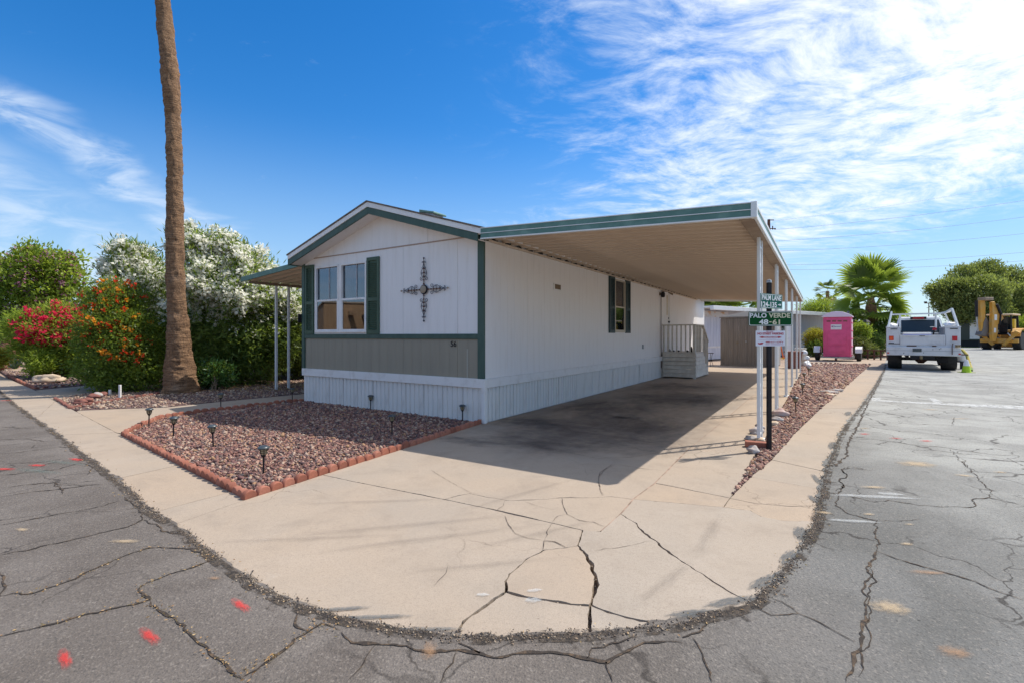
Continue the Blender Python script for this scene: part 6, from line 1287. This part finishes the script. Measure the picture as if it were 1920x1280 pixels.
bigb = nt.noise(nt.mapping(v_, (1, 1, .9)), 1.5, 4); c = nt.mix(nt.ss(rings, .35, .68), (.18, .095, .045), (.37, .215, .115)); c = nt.mix(nt.m('MULTIPLY', nt.ss(nt.noise(v_, 14, 6, .75), .52, .64), .75), c, (.07, .036, .022)); c = nt.mix(nt.m('MULTIPLY', nt.ss(fib, .5, .72), .7), c, (.06, .032, .02)); c = nt.mix(nt.m('MULTIPLY', nt.ss(bigb, .56, .68), .35), c, (.36, .27, .20))
nt.l.new(c, bs.inputs['Base Color']); bs.inputs['Roughness'].default_value = .9; bb = nt.new('ShaderNodeBump'); bb.inputs['Strength'].default_value = 1; bb.inputs['Distance'].default_value = .035; nt.l.new(nt.m('ADD', nt.m('MULTIPLY', rings, 1.2), nt.m('ADD', nt.m('MULTIPLY', fib, .6), nt.noise(v_, 22, 5, .7))), bb.inputs['Height']); nt.l.new(bb.outputs[0], bs.inputs['Normal']); M['palmbark'] = m
pbm.build('trunk', m, pal, smooth=True)
def fan_mesh(m, n=22, R_=1.0, pet=1.1, droop=.35, spread=150, seed=0, name='frond'):
    rs = random.Random(seed); V = []; Fc = []; tint = []; tone = (seed*.37) % 1
    w = .02; V += [(0, -w, 0), (0, w, 0), (pet, w*.6, .0), (pet, -w*.6, .0)]; Fc.append((0, 1, 2, 3)); tint.append(.9)
    for k in range(n):
        a = R(-spread/2 + spread*k/(n-1)); L = R_*(.78 + .22*math.cos(a*.8))*rs.uniform(.9, 1.05); d = Vector((math.cos(a), math.sin(a), 0)); s_ = Vector((-d.y, d.x, 0)); b = Vector((pet, 0, 0)); dr = droop*rs.uniform(.6, 1.5)
        p1 = b + d*L*.5 + Vector((0, 0, .03 + .05*math.sin(a)**2)); p2 = b + d*L*.8 + Vector((0, 0, -.10*dr)); p3 = b + d*L + Vector((0, 0, -.42*dr)); q = len(V); ww = L*math.radians(spread/n)*.40
        V += [tuple(b - s_*.008), tuple(b + s_*.008), tuple(p1 + s_*ww), tuple(p1 - s_*ww), tuple(p2 + s_*ww*.7), tuple(p2 - s_*ww*.7), tuple(p3)]; Fc += [(q, q+1, q+2, q+3), (q+3, q+2, q+4, q+5)]; tint += [min(1, max(0, tone + rs.uniform(-.18, .18)))]*2
        V.append(tuple(p3)); Fc.append((q+5, q+4, q+6, q+7)); tint.append(.9)
    me = bpy.data.meshes.new(name); me.from_pydata(V, [], Fc); me.materials.append(m); at = me.attributes.new('tint', 'FLOAT', 'FACE'); at.data.foreach_set('value', tint); return me
def fan_palm(t, top, n, R_, pet, meshes, dead, lo=-60, hi=75, seed=1, zs=.35, roll=.5, sc=1.0):
    rs = random.Random(seed)
    for k in range(n):
        f = k/n; elv = hi + (lo-hi)*f + rs.uniform(-8, 8); az_ = k*137.5 + rs.uniform(-12, 12); me = dead[k % len(dead)] if elv < -38 and rs.random() < .8 else meshes[k % len(meshes)]
        s_ = rs.uniform(.85, 1.1)*sc; link('frond', me, t, (top[0], top[1], top[2] - zs*f), (rs.uniform(-roll, roll), -R(elv), R(az_)), (s_,)*3)
FM = [fan_mesh(lm['palm'], 26, 1.25, 1.25, .4, 165, s_) for s_ in range(6)]; FD = [fan_mesh(lm['deadpalm'], 20, 1.1, 1.1, 1.1, 130, s_+9) for s_ in range(2)]
fan_palm(pal, tuple(path[-1]), 34, 1, 1, FM, FD)
# big bushy fan palm, small far palm and others to the right
fp = thing('fan_palm', 'large bushy fan palm behind the pink toilet and the truck', 'palm tree', A(1633, 650, 31)*1); fp.location.z = 0
MB().tube([(0, 0, 0), (.05, 0, 2), (.0, 0, 3.1), (0, 0, 3.9)], [.4, .34, .3, .12], 14).build('trunk', M['palmbark'], fp, smooth=True); FB = [fan_mesh(lm['palm'], 20, 1.6, 1.35, .5, 165, s_+20) for s_ in range(7)]
fan_palm(fp, (0, 0, 4.25), 36, 1, 1, FB, FD, -46, 84, 4, 1.5, .8, .86); fan_palm(fp, (0, 0, 4.1), 13, 1, 1, FB, FD, -30, 80, 14, 1.4, 1.2, .5); fan_palm(fp, (0, 0, 3.5), 18, 1, 1, FB, FD, -45, 35, 15, .9, 1.2, .5)
sp1 = thing('fan_palm', 'slim distant palm left of the large fan palm', 'palm tree', A(1550, 600, 62)*1); sp1.location.z = 0; MB().tube([(0, 0, 0), (.2, 0, 4), (.1, 0, 7.0)], [.3, .22, .2], 8).build('trunk', M['palmbark'], sp1); fan_palm(sp1, (.1, 0, 7.0), 22, 1, 1, FM, FD, -60, 70, 6, .4, .6, .72)
for i, (px, D, h, lb) in enumerate([(1381, 38, 3.4, 'palm crown showing above the neighbour roof right of the carport wall'), (1345, 40, 3.2, 'low palm crown partly hidden behind the carport wall end')]):
    q = thing('fan_palm', lb, 'palm tree', A(px, 629, D)*1); q.location.z = 0; MB().tube([(0, 0, 0), (0, 0, h)], [.3, .25], 8).build('trunk', M['palmbark'], q); fan_palm(q, (0, 0, h), 40, 1, 1, FM, FD, -40, 75, 8+i)
tr1 = MB().tube([A(1421, 629, 45)*1 - Vector((0, 0, 1.3)), A(1421, 540, 45)], [.3, .24], 10).build('palm_trunk', M['palmbark'], None, smooth=True); tag(tr1, 'reddish brown trunk above the neighbour roof beside the teal sign', 'tree trunk')
def tree(name, label, base, blobs, nc, per, L, Wd, leaf, spread, tr=.15, upb=.3, shell=.45, n=10):
    t = thing(name, label, 'tree'); f, cc = foliage(t, blobs, nc, per, L, Wd, lm[leaf], 'crown', spread=spread, shell=shell, upbias=upb); branches(t, base, [tuple(cc[i]) for i in rng.choice(len(cc), n)], tr, name='trunk'); return t
def gb(px, D): p = A(px, 629, D); p.z = 0; return p
tree('palo_verde', 'bright green palo verde above the neighbour roof', gb(1530, 48), blobs_at([(1530,580,48,14),(1515,585,48,14),(1545,578,48,12),(1570,582,48,12)]), 420, 22, .16, .06, 'bright', .4)
tree('palo_verde', 'pale green tree behind the wall at the carport end', gb(1330, 45), blobs_at([(1328,566,45,14),(1345,572,45,12)]), 160, 22, .2, .07, 'mid', .4)
# big round pine at the right
bigb_ = blobs_at([(1850,515,58,24),(1810,522,58,22),(1890,528,58,26),(1925,540,58,26),(1780,540,57,20),(1760,548,57,14),(1750,544,57,8),(1800,550,56,28),(1845,550,55,32),(1890,560,56,32),(1930,575,57,28),(1775,565,57,18),(1805,580,56,26),(1850,585,55,30),(1895,595,56,26),(1820,600,57,18),(1935,610,58,22),(1775,578,57,10)])
tree('round_pine', 'large rounded pine tree rising behind the backhoe', gb(1850, 58), bigb_, 3000, 26, .30, .12, 'pine', .34, .3, .8, .7, 12)
tree('pine', 'dark pine partly hidden at the far right behind the dark roof', gb(2000, 60), blobs_at([(1990,570,60,40),(2050,560,60,50),(2000,610,60,40)]), 800, 22, .34, .1, 'pine', .5, .3)
# undergrowth along the far street side
for i, (px, py, D, r, lf_, lb) in enumerate([(1612,618,27.5,13,'bright','yellow green shrub right of the pink toilet'),(1607,645,27,14,'olive','olive coloured brush beside the toilet trailer wheel'),(1640,640,29,16,'mid','green shrub below the large fan palm'),(1655,612,30,14,'mid','green vine clump left of the truck rack'),(1630,655,28,10,'olive','low dry brush under the fan palm'),
    (1528,630,30,13,'yellow','yellow orange shrub against the grey neighbour wall'),(1530,650,29.5,10,'mid','green shrub at the foot of the grey neighbour wall'),(1815,645,60,9,'bright','bright green shrub under the blue kiosk'),(1800,612,64,14,'olive','yellow green shrub behind the truck cab'),(1925,610,52,16,'bright','bright green bush at the right edge by the backhoe'),(1700,608,60,12,'olive','pale green brush behind the truck rack')]):
    shrub('shrub', lb, 'shrub', gb(px, D), blobs_at([(px,py,D,r),(px-r*.5,py+r*.7,D,r*.8),(px+r*.5,py+r*.5,D,r*.8)]), 260, 18, .11*D/30, .045*D/30, lf_, .13*D/30, 6, .02)
b12 = blobs_at([(px, 628+random.uniform(-4, 6), 72, 11) for px in range(1480, 2100, 14)]); t12 = thing('far_vegetation', 'low green brush line on the horizon beyond the street', 'brush'); t12['kind'] = 'stuff'; foliage(t12, b12, 1800, 14, .4, .16, lm['mid'], 'brush', spread=.5); 
b13 = blobs_at([(px, 622+random.uniform(-6, 6), 60, 20) for px in range(-900, 560, 24)]); t13 = thing('far_vegetation', 'green tree line far behind the left homes', 'brush'); t13['kind'] = 'stuff'; foliage(t13, b13, 1500, 14, .4, .16, lm['mid'], 'brush', spread=.7)
lawn = MB().add([tuple(A(1775, 629, 47)*1 - Vector((0,0,1.34))), tuple(A(1835, 629, 52)*1 - Vector((0,0,1.34))), tuple(A(1835, 629, 75)*1 - Vector((0,0,1.34))), tuple(A(1750, 629, 75)*1 - Vector((0,0,1.34)))], [(0, 1, 2, 3)]).build('lawn', mat('bright_lawn', (.14, .25, .02), .9, col2=(.25, .36, .05), scale=3, bump=1, bscale=30)); structure(lawn); lawn['label'] = 'bright green lawn patch beyond the street'
# lantern, pipe rail, kiosk, right-hand house
ln = thing('street_lantern', 'black lantern on a thin post in the shrubs right of the pink toilet', 'street lamp', gb(1624, 27.5)); MB().tube([(0, 0, 0), (0, 0, 1.7)], .035, 8).build('post', M['black'], ln); MB().lathe([(.12, 1.7), (.17, 1.95), (.19, 2.0), (0, 2.0)], 6).build('lamp_glass', M['white'], ln); MB().lathe([(.25, 2.0), (.22, 2.06), (.10, 2.18), (0, 2.2)], 6).build('lamp_roof', M['black'], ln)
pr_ = thing('pipe_rail', 'low brown pipe railing between the pink toilet and the truck', 'railing'); a_, b_ = gb(1604, 27), gb(1664, 25.5); d_ = (b_-a_)
for z in (.22, .5): MB().bar(a_ + Vector((0, 0, z)), b_ + Vector((0, 0, z)), .06, .06).build('rail', M['rust'], pr_)
for k in range(6): p = a_ + d_*(k/5); MB().box(p.x-.03, p.x+.03, p.y-.03, p.y+.03, 0, .55).build('post', M['rust'], pr_)
ki = thing('mail_kiosk', 'small dark kiosk with a flat pale blue roof left of the backhoe', 'kiosk', gb(1819, 56), -.9); MB().box(-1.0, .9, -.9, .9, .75, 2.9).build('box', mat('dark_green_kiosk', (.03, .045, .035), .4), ki); MB().box(.1, .92, -.95, -.9, .9, 2.8).build('board', M['white'], ki); MB().box(-1.2, 1.2, -1.1, 1.1, 2.9, 3.02).build('roof', M['steel'], ki); MB().box(-.9, .8, -.8, .8, 0, .75).build('base', M['dark'], ki)
rh = thing('house', 'grey roofed house at the right edge behind the backhoe', 'house', gb(1935, 62), -.6); MB().box(-3, 9, 0, 8, 0, 2.6).build('wall', mat('tan_house_wall', (.4, .33, .26), .8), rh); MB().prof([(-4, 2.5), (3, 4.6), (10, 2.5)], -.8, 8.6).build('roof', mat('grey_house_roof', (.10, .105, .115), .8), rh); MB().box(-2, -.2, -.05, .0, .9, 2.2).build('window', M['dark'], rh)
ws = thing('small_white_shed', 'small white arched shed peeking out left of the backhoe arm', 'shed', gb(1829, 64), -.6); MB().prof([(-1.1, 0), (-1.1, 3.2), (-.6, 3.8), (.6, 3.8), (1.1, 3.2), (1.1, 0)], 0, 3).build('body', M['white'], ws)
# power pole and wires
pw_ = thing('power_pole', 'tall grey steel power pole rising behind the carport roof corner', 'power pole', gb(1441.5, 150)); zt = lambda py, D=150: CAM_H + (HY-py)/F*D
MB().tube([(0, 0, 0), (0, 0, zt(412))], [.75, .42], 10).build('pole', M['rust'], pw_); MB().bar((0, 0, zt(413)), (1.6, 0, zt(413)), .2, .25).bar((.3, 0, zt(429)), (2.2, 0, zt(429.5)), .2, .25).build('cross_arm', M['rust'], pw_); MB().tube([(1.2, 0, zt(431)), (1.2, 0, zt(424))], .15, 6).tube([(1.9, 0, zt(431)), (1.9, 0, zt(428))], .15, 6).build('insulator', M['rust'], pw_)
wire = mat('wire_grey', (.16, .19, .23), .6)
for i, (p0, p1, lb) in enumerate([((1449,415),(1920,336),'topmost'),((1453,431),(1920,369),'second'),((1460,452),(1920,400),'third'),((1462,471),(1920,431),'fourth'),((1470,497),(1920,466),'fifth'),((1480,506),(1920,482),'lowest')]):
    a = A(*p0, 150); k = 1.6; b = A(p1[0]+ (p1[0]-p0[0])*.5, p1[1] + (p1[1]-p0[1])*.5, 120)
    pts = [a.lerp(b, t/20) - Vector((0, 0, 1.3*4*(t/20)*(1-t/20))) for t in range(21)]; o = MB().tube(pts, .035 if i else .02, 4).build('power_line', wire); tag(o, lb + ' power line running right from the tall pole across the sky', 'wire', 'power lines over the street')
for px, py, h, lb in ((1741.5, 568, 0, 'distant double headed light mast above the truck cab'), (1751, 563, 0, 'thinner distant light mast next to the double headed one')):
    z = zt(py, 190); o = thing('light_mast', lb, 'light mast', gb(px, 190)); MB().tube([(0, 0, 0), (0, 0, z)], .16, 6).build('pole', M['rust'], o); MB().box(-1.6, 1.6, -.2, .2, z-.3, z).build('cross_bar', M['rust'], o); MB().box(-1.7, -.9, -.3, .3, z, z+.5).build('floodlight', M['black'], o); MB().box(.9, 1.7, -.3, .3, z, z+.5).build('floodlight', M['black'], o)
# ------------------------------------------------------------------ house across the left street (seen in the window reflections)
ab = thing('adobe_house', 'tan flat roofed stucco house across the left street, mirrored in the window panes', 'house', (-20.5, 8.28, 0), 0)
stu = mat('tan_stucco', (.52, .31, .16), .9, col2=(.45, .26, .135), scale=2, bump=.5, bscale=30); MB().box(-8, 0, -14, 0, 0, 3.0).build('wall', stu, ab); MB().box(-8.05, .05, -14.05, .05, 3.0, 3.08).build('parapet_cap', M['rocktan'], ab)
for y in (-1.3, -3.4, -5.5, -7.6): MB().bar((-.1, y, 2.45), (.75, y, 2.45), .22, .22).build('roof_spout', stu, ab)
MB().box(.0, .05, -6.8, -5.0, .9, 2.2).build('window', M['dark'], ab); MB().box(0, .05, -3.6, -2.2, 0, 2.1).build('garage_opening', M['dark'], ab); MB().box(0, 1.6, -6.0, -1.9, 2.25, 2.4).build('canopy', M['trunkwood'], ab); MB().box(1.45, 1.55, -2.1, -1.95, 0, 2.25).box(1.45, 1.55, -5.9, -5.75, 0, 2.25).build('canopy_post', M['trunkwood'], ab)
shrub('shrub', 'green shrub at the corner of the stucco house across the street', 'shrub', (-19.6, 9.6, 0), [(-19.6, 9.8, 1.0, 1.0), (-19.9, 10.4, 1.6, .8)], 200, 20, .1, .04, 'mid', .2, 5)
b14 = [(x, -34 + random.uniform(-3, 3), 2.0, 2.6) for x in range(-50, 70, 5)]; t14 = thing('far_vegetation', 'tree line behind the photographer', 'brush'); t14['kind'] = 'stuff'; foliage(t14, b14, 900, 12, .5, .2, lm['mid'], 'brush', spread=.8)
